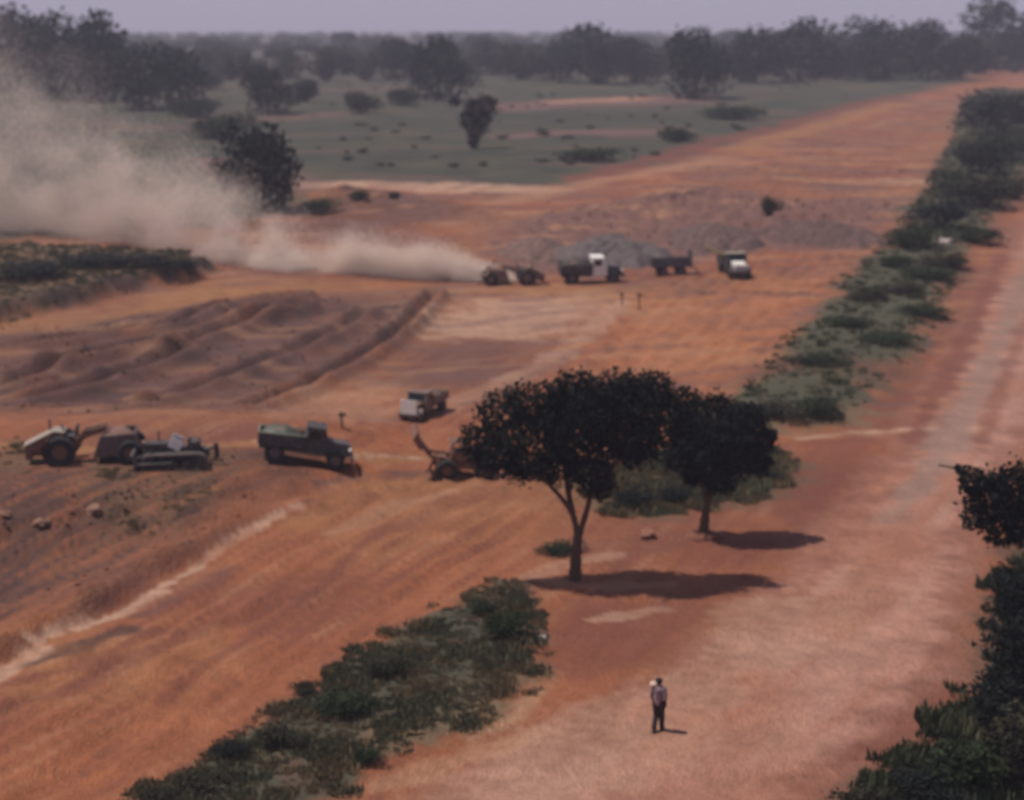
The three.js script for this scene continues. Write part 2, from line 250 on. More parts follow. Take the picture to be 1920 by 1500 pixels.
// fine grain that multiplies the colours: clods and grit, not light
function grit(seed, size, amount) {
  const N = 512, d = new Uint8Array(N * N * 4), b = new Uint8Array(N * N * 4), R = rng(seed), na = createNoise3D(rng(seed + 1));
  const torus = (u, v, k) => { const a = u * 2 * Math.PI, c = v * 2 * Math.PI; return na(Math.cos(a) * k + Math.cos(c) * 0.31 * k, Math.sin(a) * k + 5, Math.sin(c) * k + Math.cos(c) * k * 0.6); };
  for (let j = 0; j < N; j++) for (let i = 0; i < N; i++) {
    const u = i / N, v = j / N, f = torus(u, v, 4) * 0.35 + torus(u, v, 11) * 0.4 + torus(u, v, 26) * 0.35 + (R() - 0.5) * 0.5, o = (j * N + i) * 4;
    const w = clamp(0.86 + f * amount, 0, 1); d[o] = d[o + 1] = d[o + 2] = 255 * Math.pow(w, 1 / 2.2); d[o + 3] = 255;
    b[o] = b[o + 1] = b[o + 2] = 255 * clamp(0.5 + f * 0.45, 0, 1); b[o + 3] = 255;
  }
  const mk = (data, srgb) => { const t = new THREE.DataTexture(data, N, N, THREE.RGBAFormat); t.wrapS = t.wrapT = THREE.RepeatWrapping; t.magFilter = THREE.LinearFilter; if (srgb) t.colorSpace = THREE.SRGBColorSpace; t.repeat.set(1 / size, 1 / size); t.needsUpdate = true; return t; };
  return { map: mk(d, true), bump: mk(b, false) };
}
const soilGrit = grit(31, 7.3, 0.22);
const earthMat = new THREE.MeshStandardMaterial({ vertexColors: true, roughness: 1, map: soilGrit.map, bumpMap: soilGrit.bump, bumpScale: 0.09 });

// one sheet of land on a graded grid; its faces are shared out between ground, roads, verges and field
{
  const xs = [], zs = [];
  { let x = 0, s = 0.24; const half = []; while (x < 7000) { half.push(x); if (x > 26) s *= 1.022; if (x > 130) s *= 1.06; x += s; } for (let i = half.length - 1; i > 0; i--) xs.push(-half[i]); xs.push(...half); }
  { let z = 25; while (z < 7000) { zs.push(-z); z += Math.max(0.2, z * (z > 420 ? 0.03 : z > 60 ? 0.0038 : 0.0036)); } zs.unshift(10, -8, -18); }
  const nx = xs.length, nz = zs.length, pos = new Float32Array(nx * nz * 3), col = new Float32Array(nx * nz * 3), uv = new Float32Array(nx * nz * 2);
  for (let j = 0, k = 0; j < nz; j++) for (let i = 0; i < nx; i++, k++) {
    const x = xs[i], z = zs[j], c = earth(x, z);
    pos[k * 3] = x; pos[k * 3 + 1] = height(x, z); pos[k * 3 + 2] = z; col.set(c, k * 3); uv[k * 2] = x; uv[k * 2 + 1] = -z;
  }
  const sets = { ground: [], dirt_road: [], haul_road: [], grass_verge: [], field: [], roadside: [] };
  for (let j = 0; j + 1 < nz; j++) for (let i = 0; i + 1 < nx; i++) {
    const x = (xs[i] + xs[i + 1]) / 2, z = (zs[j] + zs[j + 1]) / 2, a = j * nx + i, b = a + 1, c = a + nx, d = c + 1;
    const into = inside(FIELD, x, z) > 0 ? 'field' : inside(EAST, x, z) > 0 ? 'roadside' : inside(LOW_VERGE, x, z) > 0 || inside(HIGH_VERGE, x, z) > 0 ? 'grass_verge' : inside(ROAD, x, z) > 0 ? 'dirt_road' : inside(HAUL, x, z) > 0 ? 'haul_road' : 'ground';
    sets[into].push(a, b, c, b, d, c);
  }
  const all = new THREE.BufferGeometry();
  all.setAttribute('position', new THREE.BufferAttribute(pos, 3)); all.setIndex(Object.values(sets).flat()); all.computeVertexNormals();
  const nor = all.attributes.normal.array;
  if (nor[1] < 0) { for (const s of Object.values(sets)) for (let i = 0; i < s.length; i += 3) { const t = s[i]; s[i] = s[i + 1]; s[i + 1] = t; } for (let i = 0; i < nor.length; i++) nor[i] *= -1; }
  const labels = {
    ground: ['churned red and purple-brown earth of the excavation site', 'earth'], dirt_road: ['wide pinkish dirt road with the walking person on it', 'dirt road'], haul_road: ['orange haul road streaked with wheel tracks, running up to the right', 'haul road'],
    grass_verge: ['rough grassy strip between the orange haul road and the pink dirt road', 'verge'], field: ['hazy grey-green grassland with sandy strips beyond the diggings', 'grassland'], roadside: ['dark overgrown ground along the right side of the dirt road', 'roadside'],
  };
  for (const [name, idx] of Object.entries(sets)) {
    const map = new Map(), I = new Uint32Array(idx.length), order = [];
    idx.forEach((v, k) => { let m = map.get(v); if (m === undefined) { m = order.length; map.set(v, m); order.push(v); } I[k] = m; });
    const g = new THREE.BufferGeometry(), pick = (src, n) => { const out = new Float32Array(order.length * n); order.forEach((v, k) => { for (let c = 0; c < n; c++) out[k * n + c] = src[v * n + c]; }); return new THREE.BufferAttribute(out, n); };
    g.setAttribute('position', pick(pos, 3)); g.setAttribute('normal', pick(nor, 3)); g.setAttribute('color', pick(col, 3)); g.setAttribute('uv', pick(uv, 2)); g.setIndex(new THREE.BufferAttribute(I, 1));
    const o = mesh(name, g, earthMat, scene); tag(o, labels[name][0], labels[name][1], null, 'structure');
  }
}

// ------------------------------------------------------------------ plants
class Leaves {
  constructor() { this.p = []; this.c = []; this.i = []; }
  leaf(x, y, z, dx, dy, dz, ux, uy, uz, L, W, c) {                 // a rhombus along d, W wide along u
    const k = this.p.length / 3, m = 0.45;
    this.p.push(x - dx * L / 2, y - dy * L / 2, z - dz * L / 2, x - dx * L * (0.5 - m) + ux * W / 2, y - dy * L * (0.5 - m) + uy * W / 2 + W * 0.08, z - dz * L * (0.5 - m) + uz * W / 2, x + dx * L / 2, y + dy * L / 2, z + dz * L / 2, x - dx * L * (0.5 - m) - ux * W / 2, y - dy * L * (0.5 - m) - uy * W / 2 + W * 0.08, z - dz * L * (0.5 - m) - uz * W / 2);
    for (let q = 0; q < 4; q++) this.c.push(...c);
    this.i.push(k, k + 1, k + 2, k, k + 2, k + 3);
  }
  random(R, x, y, z, L, W, c, flatness = 0) {
    let a = R() * 6.283, t = (R() * 2 - 1) * (1 - flatness), s = Math.sqrt(1 - t * t);
    const d = [Math.cos(a) * s, t, Math.sin(a) * s]; a = R() * 6.283; t = (R() * 2 - 1) * (1 - flatness); s = Math.sqrt(1 - t * t);
    const e = [Math.cos(a) * s, t, Math.sin(a) * s], u = [d[1] * e[2] - d[2] * e[1], d[2] * e[0] - d[0] * e[2], d[0] * e[1] - d[1] * e[0]], l = Math.hypot(...u) || 1;
    if (flatness) { const h = Math.hypot(d[2], d[0]) || 1; u[0] = -d[2] / h * l; u[1] *= 1 - flatness; u[2] = d[0] / h * l; }
    this.leaf(x, y, z, ...d, u[0] / l, u[1] / l, u[2] / l, L, W, c);
  }
  build() {
    const g = new THREE.BufferGeometry();
    g.setAttribute('position', new THREE.BufferAttribute(new Float32Array(this.p), 3)); g.setAttribute('color', new THREE.BufferAttribute(new Float32Array(this.c), 3));
    g.setIndex(new THREE.BufferAttribute(new Uint32Array(this.i), 1)); g.computeVertexNormals(); return g;
  }
}
const leafMat = new THREE.MeshPhysicalMaterial({ vertexColors: true, roughness: 0.75, side: THREE.DoubleSide, transmission: 0.3, thickness: 0, specularIntensity: 0.15 });
const barkMat = std(0.085, 0.048, 0.034, 0.95), barkDark = std(0.04, 0.032, 0.03, 0.95);
// clumps: [x, y, z, rx, ry, rz, tone: clump shading painted into the leaf colour]
function crownGeo(seed, clumps, n, size, col, gap = 0.36) {
  const R = rng(seed), Lv = new Leaves(), w = clumps.map((k) => Math.pow(k[3] * k[4] * k[5], 0.72)), sum = w.reduce((a, b) => a + b, 0);
  clumps.forEach((k, ci) => {
    const m = Math.round(n * w[ci] / sum), off = seed * 1.7 + ci * 3.1;
    for (let i = 0; i < m; i++) {
      const a = R() * 6.283, t = R() * 2 - 1, s = Math.sqrt(1 - t * t), dx = Math.cos(a) * s, dy = t, dz = Math.sin(a) * s;
      let rr = (0.45 + 0.55 * Math.sqrt(R())) * (1 + 0.34 * n3(dx * 1.9 + off, dy * 1.9, dz * 1.9));
      if (n3(dx * 3.6 + off + 40, dy * 3.6, dz * 3.6) > gap && R() < 0.92) continue;
      if (R() < 0.06) rr *= 1.12 + R() * 0.22;
      const v = (0.55 + 0.7 * R() + (R() < 0.07 ? 1.6 * R() : 0)) * (k[6] ?? 1), L = size * (0.6 + 0.8 * R());  // the odd much lighter leaf is a sunlit highlight put into the colour
      Lv.random(R, k[0] + dx * k[3] * rr, k[1] + dy * k[4] * rr, k[2] + dz * k[5] * rr, L, L * 0.6, [col[0] * v * (0.9 + 0.3 * R()), col[1] * v, col[2] * v * (0.85 + 0.3 * R())]);
    }
  });
  return Lv.build();
}
function limb(pts, r0, r1, seg = 7) {                              // a tapered, slightly crooked stem
  const curve = new THREE.CatmullRomCurve3(pts.map((p) => new THREE.Vector3(...p))), n = pts.length * 4, fr = curve.computeFrenetFrames(n), p = [], idx = [], nor = [], uvs = [];
  for (let i = 0; i <= n; i++) {
    const t = i / n, c = curve.getPointAt(t), r = lerp(r0, r1, Math.pow(t, 0.8)) * (1 + 0.10 * Math.sin(i * 2.3 + r0 * 50));
    for (let k = 0; k <= seg; k++) { const a = k / seg * Math.PI * 2, v = fr.normals[i].clone().multiplyScalar(Math.cos(a)).addScaledVector(fr.binormals[i], Math.sin(a)); p.push(c.x + v.x * r, c.y + v.y * r, c.z + v.z * r); nor.push(v.x, v.y, v.z); uvs.push(k / seg, t * 4); if (i < n && k < seg) { const q = i * (seg + 1) + k; idx.push(q, q + 1, q + seg + 1, q + 1, q + seg + 2, q + seg + 1); } }
  }
  const g = new THREE.BufferGeometry(); g.setAttribute('position', new THREE.Float32BufferAttribute(p, 3)); g.setAttribute('normal', new THREE.Float32BufferAttribute(nor, 3)); g.setAttribute('uv', new THREE.Float32BufferAttribute(uvs, 2)); g.setIndex(idx); return g;
}
const LEAF = [0.014, 0.019, 0.019], HAZY_LEAF = [0.050, 0.058, 0.046];  // far foliage is paler: distance haze mixed into the leaf colour

// the two trees by the road, drawn from their outlines
function featureTree(name, label, bx, by, clumpsPx, limbs, seed, n, size, trunkR, col = LEAF) {
  const base = ground(bx, by), m = pxm(base), mv = m / Math.cos(Math.atan2(EYE, base.length())), R = rng(seed);
  const t = thing(name, label, 'tree', base), P = (x, y, z = 0) => [(x - bx) * m, (by - y) * mv, z];
  mesh('trunk', limb([[0, -0.15, 0], ...limbs[0].map((q) => P(...q))], trunkR * 1.25, trunkR * 0.75, 9), barkMat, t);
  for (const l of limbs.slice(1)) mesh('branch', limb(l.map((q) => P(...q)), trunkR * 0.62, trunkR * 0.16), barkMat, t);
  const cl = clumpsPx.map(([x, y, r, z]) => { const c = P(x, y); return [c[0], c[1], z * 0.6, r * m * 1.02, r * mv * 0.82, r * m * 0.62, 0.75 + 0.5 * R()]; });
  tag(mesh('crown', crownGeo(seed, cl, n, size, col), leafMat, t), null);
  return t;
}
featureTree('spreading_tree', 'large dark tree with forked trunk and wide crown, nearest the orange haul road', 1078, 1087,
  [[905, 835, 42, 0.2], [945, 790, 50, -0.5], [930, 855, 45, 0.6], [1000, 772, 52, 0.2], [1075, 752, 48, -0.6], [1150, 744, 44, 0.3], [1220, 744, 38, -0.2], [1268, 760, 30, 0.4], [1005, 840, 72, 0.8], [1085, 815, 82, -0.9], [1165, 800, 80, 0.7], [1235, 800, 60, -0.8], [1110, 890, 46, 0.5], [1045, 885, 44, -0.7], [1190, 845, 44, 0.2], [975, 885, 32, -0.2], [1120, 780, 66, 1.1], [1060, 790, 56, -1.4], [1190, 765, 46, -1.2], [1125, 925, 18, 0.1]],
  [[[1080, 1040], [1083, 1005]], [[1083, 1008], [1072, 965], [1050, 935], [1010, 890, 0.3], [950, 830, 0.2]], [[1083, 1010], [1100, 955], [1108, 915], [1120, 850], [1140, 770, -0.3]], [[1108, 915], [1160, 860, 0.4], [1220, 800, 0.2]], [[1072, 965], [1060, 900, -0.6], [1050, 820, -0.8], [1030, 770, -0.5]]], 101, 36000, 0.17, 0.22);
featureTree('small_tree', 'smaller dark rounded tree just behind and right of the wide-crowned tree', 1318, 1007,
  [[1280, 800, 40, 0.3], [1330, 785, 44, -0.6], [1385, 795, 40, 0.3], [1420, 832, 28, 0], [1320, 850, 56, 0.7], [1382, 858, 50, -0.5], [1280, 862, 40, -0.4], [1345, 900, 32, 0.2], [1415, 872, 26, 0.3], [1300, 895, 24, -0.2], [1352, 830, 54, 1.0], [1435, 818, 12, 0.2]],
  [[[1322, 965], [1326, 940]], [[1326, 945], [1345, 900], [1390, 850, 0.3]], [[1324, 945], [1310, 890], [1285, 830, -0.2]], [[1326, 945], [1335, 880, -0.4], [1345, 800, -0.5]]], 102, 23000, 0.17, 0.2);
mesh('root_mound', (() => { const g = new THREE.SphereGeometry(0.62, 14, 8); g.scale(1.35, 0.42, 0.9); const p = g.attributes.position; for (let i = 0; i < p.count; i++) { const k = 1 + 0.2 * n3(p.getX(i) * 3, p.getY(i) * 3, p.getZ(i) * 3); p.setXYZ(i, p.getX(i) * k, p.getY(i) * k, p.getZ(i) * k); } g.computeVertexNormals(); return g; })(), std(0.16, 0.06, 0.04, 1), scene.getObjectByName('small_tree'));
featureTree('overhanging_tree', 'dark tree reaching in from the right edge with a bare branch tip', 2010, 1230,
  [[1890, 945, 55, 0.2], [1850, 958, 46, -0.4], [1950, 930, 55, 0.3], [1920, 1000, 50, 0.5], [1818, 930, 28, 0.1], [1990, 970, 80, -0.4], [2040, 930, 70, 0.3], [2010, 1040, 60, 0.2], [1826, 990, 26, 0.1], [1870, 1010, 34, 0.3], [1795, 910, 12, 0]],
  [[[2008, 1140], [2000, 1080]], [[2000, 1085], [1950, 1000], [1870, 940], [1800, 912], [1755, 902]], [[2000, 1085], [1995, 1000], [1970, 910]], [[2000, 1085], [2030, 1000], [2050, 920]]], 103, 20000, 0.17, 0.17);

// kinds of tree and bush at unit height; each standing tree is a copy scaled to its own size
function kindTree(seed, kind, leaf = LEAF) {
  const R = rng(seed), cl = [], N = { round: 9, oval: 8, umbrella: 8, vee: 7, bush: 8 }[kind];
  const push = (x, y, z, r, q = 1) => cl.push([x, y, z, r, r * q, r, 0.72 + 0.56 * R()]);
  for (let i = 0; i < N; i++) {
    const a = i / N * 6.283 + R() * 0.8, u = R();
    if (kind === 'round') push(Math.cos(a) * 0.28 * (0.5 + u), 0.24 + 0.54 * R(), Math.sin(a) * 0.26 * (0.5 + u), 0.17 + 0.08 * R());
    if (kind === 'oval') push(Math.cos(a) * 0.19 * (0.4 + u), 0.20 + 0.62 * R(), Math.sin(a) * 0.17 * (0.4 + u), 0.15 + 0.07 * R(), 1.15);
    if (kind === 'umbrella') push(Math.cos(a) * 0.36 * (0.5 + 0.6 * u), 0.66 + 0.2 * R(), Math.sin(a) * 0.36 * (0.5 + 0.6 * u), 0.15 + 0.07 * R(), 0.7);
    if (kind === 'vee') push(...[[0, 0.14, 0, 0.12], [0.03, 0.32, 0.05, 0.16], [-0.1, 0.52, -0.05, 0.16], [0.15, 0.55, 0.05, 0.19], [-0.34, 0.84, 0, 0.10], [0.24, 0.78, -0.05, 0.20], [0.0, 0.72, 0.06, 0.19]][i]);
    if (kind === 'bush') push(Math.cos(a) * 0.38 * (0.3 + u), 0.26 + 0.42 * R(), Math.sin(a) * 0.38 * (0.3 + u), 0.22 + 0.1 * R());
  }
  if (kind === 'round') { push(0, 0.55, 0, 0.3); push(0, 0.2, 0, 0.24); push(0.2, 0.17, 0.1, 0.17); push(-0.2, 0.18, -0.05, 0.18); push(0.05, 0.78, 0, 0.18); }
  if (kind === 'oval') { push(0, 0.55, 0, 0.26, 1.2); push(0, 0.22, 0, 0.2); push(0.1, 0.12, 0.05, 0.14); }
  if (kind === 'umbrella') push(0, 0.75, 0, 0.27, 0.7);
  if (kind === 'bush') push(0, 0.4, 0, 0.4, 0.9);
  const o = new THREE.Group(), low = { round: 0.25, oval: 0.25, umbrella: 0.6, vee: 0.3, bush: 0.25 }[kind];
  if (kind === 'bush') mesh('stem', [0, 1, 2].map((i) => limb([[0, -0.05, 0], [Math.cos(i * 2.1) * 0.12, 0.25, Math.sin(i * 2.1) * 0.12], [Math.cos(i * 2.1) * 0.25, 0.5, Math.sin(i * 2.1) * 0.25]], 0.03, 0.012, 5)), barkDark, o);
  else mesh('trunk', [limb([[0, -0.04, 0], [0.01, low * 0.6, 0], [0, low + 0.2, 0.01]], 0.035, 0.02, 6), ...[0, 1, 2].map((i) => limb([[0, low * 0.8, 0], [Math.cos(i * 2.2) * 0.1, low + 0.15, Math.sin(i * 2.2) * 0.1], [Math.cos(i * 2.2) * 0.2, low + 0.32, Math.sin(i * 2.2) * 0.2]], 0.018, 0.006, 5))], barkDark, o);
  mesh('crown', crownGeo(seed, cl, kind === 'bush' ? 2200 : 2600, kind === 'bush' ? 0.075 : 0.065, leaf), leafMat, o);
  return o;
}
const KINDS = { round: [kindTree(201, 'round'), kindTree(202, 'round'), kindTree(203, 'round')], oval: [kindTree(211, 'oval'), kindTree(212, 'oval')], umbrella: [kindTree(221, 'umbrella'), kindTree(222, 'umbrella')], vee: [kindTree(231, 'vee')], bush: [kindTree(241, 'bush'), kindTree(242, 'bush', [0.022, 0.034, 0.017]), kindTree(243, 'bush', [0.036, 0.036, 0.024])] };
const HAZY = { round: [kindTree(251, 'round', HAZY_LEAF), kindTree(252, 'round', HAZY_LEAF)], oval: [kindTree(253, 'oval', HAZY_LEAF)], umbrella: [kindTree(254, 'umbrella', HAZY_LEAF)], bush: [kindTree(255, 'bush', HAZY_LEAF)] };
const pr = rng(77);
function plant(name, label, category, kind, px, py, w, h, group, turn, kinds = KINDS) {   // base pixel, width and height in photograph pixels
  const list = kinds[kind], o = list[Math.floor(pr() * list.length)].clone(), b = ground(px, py), m = pxm(b), nat = { round: 0.92, oval: 0.66, umbrella: 1.0, vee: 0.86, bush: 1.05 }[kind];
  o.name = numbered(name); o.position.copy(b); o.rotation.y = turn ?? pr() * 6.28; o.scale.set(w * m / nat, h * m / 0.98, w * m / nat);
  tag(o, label, category, group); scene.add(o); return o;
}
// trees of the plain, left to right
for (const [k, x, y, w, h, label] of [
  ['round', 15, 172, 140, 150, 'dark tree at the left edge, rising above the dust plume'], ['round', 95, 182, 140, 148, 'dark tree second from the left edge, above the dust'], ['round', 185, 192, 170, 168, 'tallest blue-black tree at upper left above the dust plume'],
  ['round', 265, 205, 130, 120, 'dark tree joined to the right flank of the tallest tree at upper left'], ['round', 338, 196, 115, 105, 'low dark tree at the right end of the upper left clump'],
  ['round', 505, 214, 100, 86, 'dark round tree in the grassland above the dust-veiled big tree'], ['oval', 575, 190, 55, 42, 'small dark tree touching the right side of the round grassland tree'],
  ['round', 822, 188, 130, 118, 'hazy blue tree standing in the middle of the plain'], ['round', 745, 150, 90, 80, 'hazy broad tree left of the blue tree in mid-plain'], ['round', 925, 140, 90, 62, 'hazy low tree right of the blue tree in mid-plain'],
  ['round', 1050, 154, 95, 76, 'leftmost tree of the clump in the right half of the plain'], ['oval', 1118, 157, 115, 112, 'tall middle tree of the clump left of the big lone round tree'], ['oval', 1190, 155, 95, 84, 'slim tree at the right of the clump beside the big lone round tree'],
  ['round', 1303, 184, 138, 132, 'big lone round tree at the head of the grassland'], ['oval', 1415, 154, 110, 100, 'hazy tree just right of the big lone round tree'], ['round', 1500, 152, 125, 112, 'tree with double crown second right of the big lone round tree'],
  ['oval', 1565, 148, 66, 70, 'thin small tree in the gap of the right-hand treeline'], ['round', 1642, 150, 135, 112, 'broad tree left of the last pair in the right-hand treeline'], ['round', 1742, 150, 130, 106, 'broad tree beside the far end of the haul road'], ['oval', 1800, 146, 70, 78, 'narrow tree next to where the haul road disappears'],
  ['round', 1868, 132, 118, 128, 'tallest tree of the skyline at the upper right corner'], ['round', 1925, 136, 80, 98, 'tree cut by the right edge below the tallest skyline tree'],
]) plant('field_tree', label, 'tree', k, x, y, w, h, 'trees of the plain');
plant('veiled_tree', 'big dark rounded tree half veiled by the dust plume', 'tree', 'round', 500, 395, 150, 168);
plant('veiled_tree', 'lower dark tree on the dust side of the big veiled tree', 'tree', 'round', 440, 385, 80, 95);
plant('forked_tree', 'lone dark V-shaped small tree in the open grassland', 'tree', 'vee', 888, 278, 88, 98, null, 0.2);
for (const [x, y, w, h, label] of [
  [675, 212, 70, 46, 'dark round bush alone in the grassland left of the V-shaped tree'], [752, 197, 62, 36, 'low greenish bush between the dark round bush and the hazy blue tree'], [1270, 266, 70, 28, 'grey low bush on the sandy strip of the grassland'], [1105, 300, 120, 26, 'spread of green scrub at the front of the grassland'], [1370, 222, 120, 26, 'dark scrub patch beside the far haul road'],
  [1442, 402, 42, 38, 'single dark bush on top of the spoil heaps'], [672, 376, 42, 22, 'small dark bush on the bank right of the veiled tree'], [600, 400, 70, 30, 'low dark scrub at the foot of the veiled tree'], [740, 372, 26, 14, 'tiny bush on the pale strip beyond the bank'], [420, 260, 120, 50, 'brownish scrub seen through the dust plume'], [360, 220, 100, 40, 'dim scrub behind the top of the dust plume'],
]) plant('field_bush', label, 'bush', 'bush', x, y, w, h, 'bushes of the plain');
{
  const R = rng(333), list = [[392, 168], [432, 150], [470, 160], [540, 148], [610, 152], [648, 140], [690, 150], [722, 128], [785, 146], [868, 150], [902, 126], [972, 148], [1008, 138], [1072, 132], [1152, 134], [1232, 150], [1252, 138], [1362, 146], [1388, 136], [1452, 144], [1536, 146], [1602, 146], [1692, 142], [1712, 138], [1832, 138]];
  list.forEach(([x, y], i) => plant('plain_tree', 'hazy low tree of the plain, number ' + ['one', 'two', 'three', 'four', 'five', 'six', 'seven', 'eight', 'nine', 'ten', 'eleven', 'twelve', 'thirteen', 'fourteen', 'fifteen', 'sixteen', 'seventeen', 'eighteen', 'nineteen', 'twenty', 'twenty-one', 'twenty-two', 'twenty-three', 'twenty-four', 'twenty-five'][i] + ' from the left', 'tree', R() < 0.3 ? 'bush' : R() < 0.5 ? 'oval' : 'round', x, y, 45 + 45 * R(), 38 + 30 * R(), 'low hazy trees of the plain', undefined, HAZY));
}
// the strip between the roads
for (const [x, y, w, h, label] of [
  [1875, 248, 150, 78, 'large dark bush at the far end of the strip between the roads'], [1835, 325, 110, 62, 'dark bush in the strip, second from its far end'], [1835, 385, 150, 62, 'broad black-green bush above the bend of the strip'], [1900, 372, 80, 45, 'dark bush on the dirt road side of the broad black-green bush'], [1765, 425, 110, 52, 'dark bush at the haul road edge of the strip'], [1715, 462, 100, 44, 'low dark bush where the strip narrows'], [1830, 455, 90, 36, 'low bush beside the pale stone in the strip'],
  [1455, 778, 110, 40, 'dark bush at the near end of the upper strip, behind the small tree'], [1535, 776, 95, 42, 'dark green bush right end of the row at the near end of the upper strip'], [1395, 790, 80, 38, 'dark bush half hidden by the crown of the small tree'], [1780, 500, 90, 36, 'dark bush on the road side where the strip narrows'], [1680, 500, 70, 34, 'small dark bush on the haul road side where the strip narrows'], [1740, 520, 110, 30, 'wide low bush below the pale stone in the strip'], [1630, 560, 90, 30, 'low dark bush on the haul road edge, middle of the upper strip'], [1730, 590, 90, 28, 'low dark bush on the dirt road edge, middle of the upper strip'], [1590, 610, 80, 26, 'small green bush below the middle of the upper strip'], [1540, 680, 110, 26, 'low brownish bush above the row at the near end of the upper strip'], [1880, 300, 110, 56, 'dark bush beside the far dirt road, third from the strip end'], [1790, 360, 90, 46, 'dark bush on the haul road side above the bend of the strip'],
  [1700, 548, 90, 26, 'low scrub in the middle of the upper strip'], [1660, 640, 110, 24, 'thin brown scrub in the lower part of the upper strip'],
]) plant('strip_bush', label, 'bush', 'bush', x, y, w, h, 'bushes on the strip between the roads').scale.y *= y < 480 ? 0.95 : 0.7;
for (const [x, y, w, h, label] of [
  [950, 1195, 110, 85, 'rounded green bush at the tip of the lower grass strip'], [905, 1150, 70, 45, 'small bush behind the rounded green bush at the strip tip'], [725, 1262, 100, 52, 'dark bush on the haul road edge, nearest the rounded green bush'], [640, 1338, 130, 70, 'largest black-green bush along the haul road edge of the lower strip'], [570, 1300, 60, 40, 'small reddish-dark bush beside the largest bush of the lower strip'],
  [520, 1392, 110, 62, 'dark bush in the middle of the lower strip edge'], [430, 1420, 80, 50, 'dark bush left of the middle one on the lower strip edge'], [370, 1485, 120, 58, 'bush at the bottom edge of the picture, left end of the lower strip'], [690, 1428, 70, 46, 'dark bush on the road side of the lower strip'], [290, 1500, 90, 45, 'last bush of the lower strip, cut by the bottom edge'],
  [1055, 1036, 105, 32, 'small dark bush behind the forked trunk'], [1190, 950, 110, 55, 'grey-green bush between the two tree trunks'], [1260, 940, 90, 45, 'grey-green bush left of the small tree trunk'], [1440, 905, 70, 36, 'dry olive bush right of the small tree'],
]) plant('verge_bush', label, 'bush', 'bush', x, y, w, h, 'bushes on the lower strip and under the trees').scale.multiply(new THREE.Vector3(0.8, 0.62, 0.8));
for (const [x, y, w, h, label] of [
  [1905, 1175, 120, 120, 'dark bush at the right edge below the overhanging branch'], [1915, 1290, 140, 160, 'tall blue-black bush at the right edge beside the dirt road'], [1880, 1385, 150, 130, 'broad dark bush at the right edge above the corner'], [1925, 1480, 200, 170, 'largest dark bush filling the bottom right corner'], [1810, 1475, 160, 100, 'dark bush left of the corner bush'], [1730, 1510, 130, 70, 'low dark bush at the bottom edge, second from the left of its row'], [1630, 1540, 140, 70, 'low bush at the bottom edge, left end of the right-hand row'],
]) plant('roadside_bush', label, 'bush', 'bush', x, y, w, h, 'bushes along the right edge');
for (const [x, y, w, h, label] of [[285, 500, 110, 24, 'yellow-green bush on the rim of the grassy mound'], [180, 500, 130, 26, 'low bush in the middle of the grassy mound'], [60, 520, 150, 30, 'dark low bush at the left edge of the grassy mound'], [345, 503, 60, 16, 'small bush at the tip of the grassy mound']]) plant('mound_bush', label, 'bush', 'bush', x, y, w, h, 'bushes on the grassy mound');
// the distant treeline: each tree a thing, too alike in the haze to tell apart
{
  const R = rng(501);
  for (let i = 0; i < 84; i++) {
    const x = -60 + (i / 83) * 2040 + (R() - 0.5) * 40, y = 96 + R() * 42 + (x < 500 ? 14 : 0), k = ['round', 'round', 'oval', 'umbrella', 'bush'][Math.floor(R() * 5)], h = (24 + 24 * R() * R() + (R() < 0.12 ? 16 : 0)) * (k === 'bush' ? 0.6 : 1);
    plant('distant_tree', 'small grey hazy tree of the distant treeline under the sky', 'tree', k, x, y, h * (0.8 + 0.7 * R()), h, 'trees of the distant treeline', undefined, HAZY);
  }
  const M = new THREE.Matrix4(), list = [];
  for (let i = 0; i < 900; i++) { const d = 620 + 1500 * Math.pow(R(), 0.9), a = (R() - 0.5) * 0.85, x = Math.tan(a) * d, z = -d, h = 4.5 + 5 * R(); list.push(M.clone().compose(new THREE.Vector3(x, height(x, z) - 0.3, z), new THREE.Quaternion().setFromAxisAngle(new THREE.Vector3(0, 1, 0), R() * 6.28), new THREE.Vector3(h * (0.9 + 0.8 * R()), h, h * 1.2))); }
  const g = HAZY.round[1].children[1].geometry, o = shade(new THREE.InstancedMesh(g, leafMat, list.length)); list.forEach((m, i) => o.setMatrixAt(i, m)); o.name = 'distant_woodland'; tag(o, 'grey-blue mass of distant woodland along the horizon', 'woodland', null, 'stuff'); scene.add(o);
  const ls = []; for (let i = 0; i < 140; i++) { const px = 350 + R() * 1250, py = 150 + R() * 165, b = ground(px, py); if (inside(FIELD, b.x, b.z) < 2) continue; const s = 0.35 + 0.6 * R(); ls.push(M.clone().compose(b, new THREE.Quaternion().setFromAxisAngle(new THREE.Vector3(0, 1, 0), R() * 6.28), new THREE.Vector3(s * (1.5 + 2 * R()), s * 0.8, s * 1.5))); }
  const f = shade(new THREE.InstancedMesh(HAZY.bush[0].children[1].geometry, leafMat, ls.length)); ls.forEach((m, i) => f.setMatrixAt(i, m)); f.name = 'scrub'; tag(f, 'low grey-green scrub dotted over the grassland', 'scrub', null, 'stuff'); scene.add(f);
}
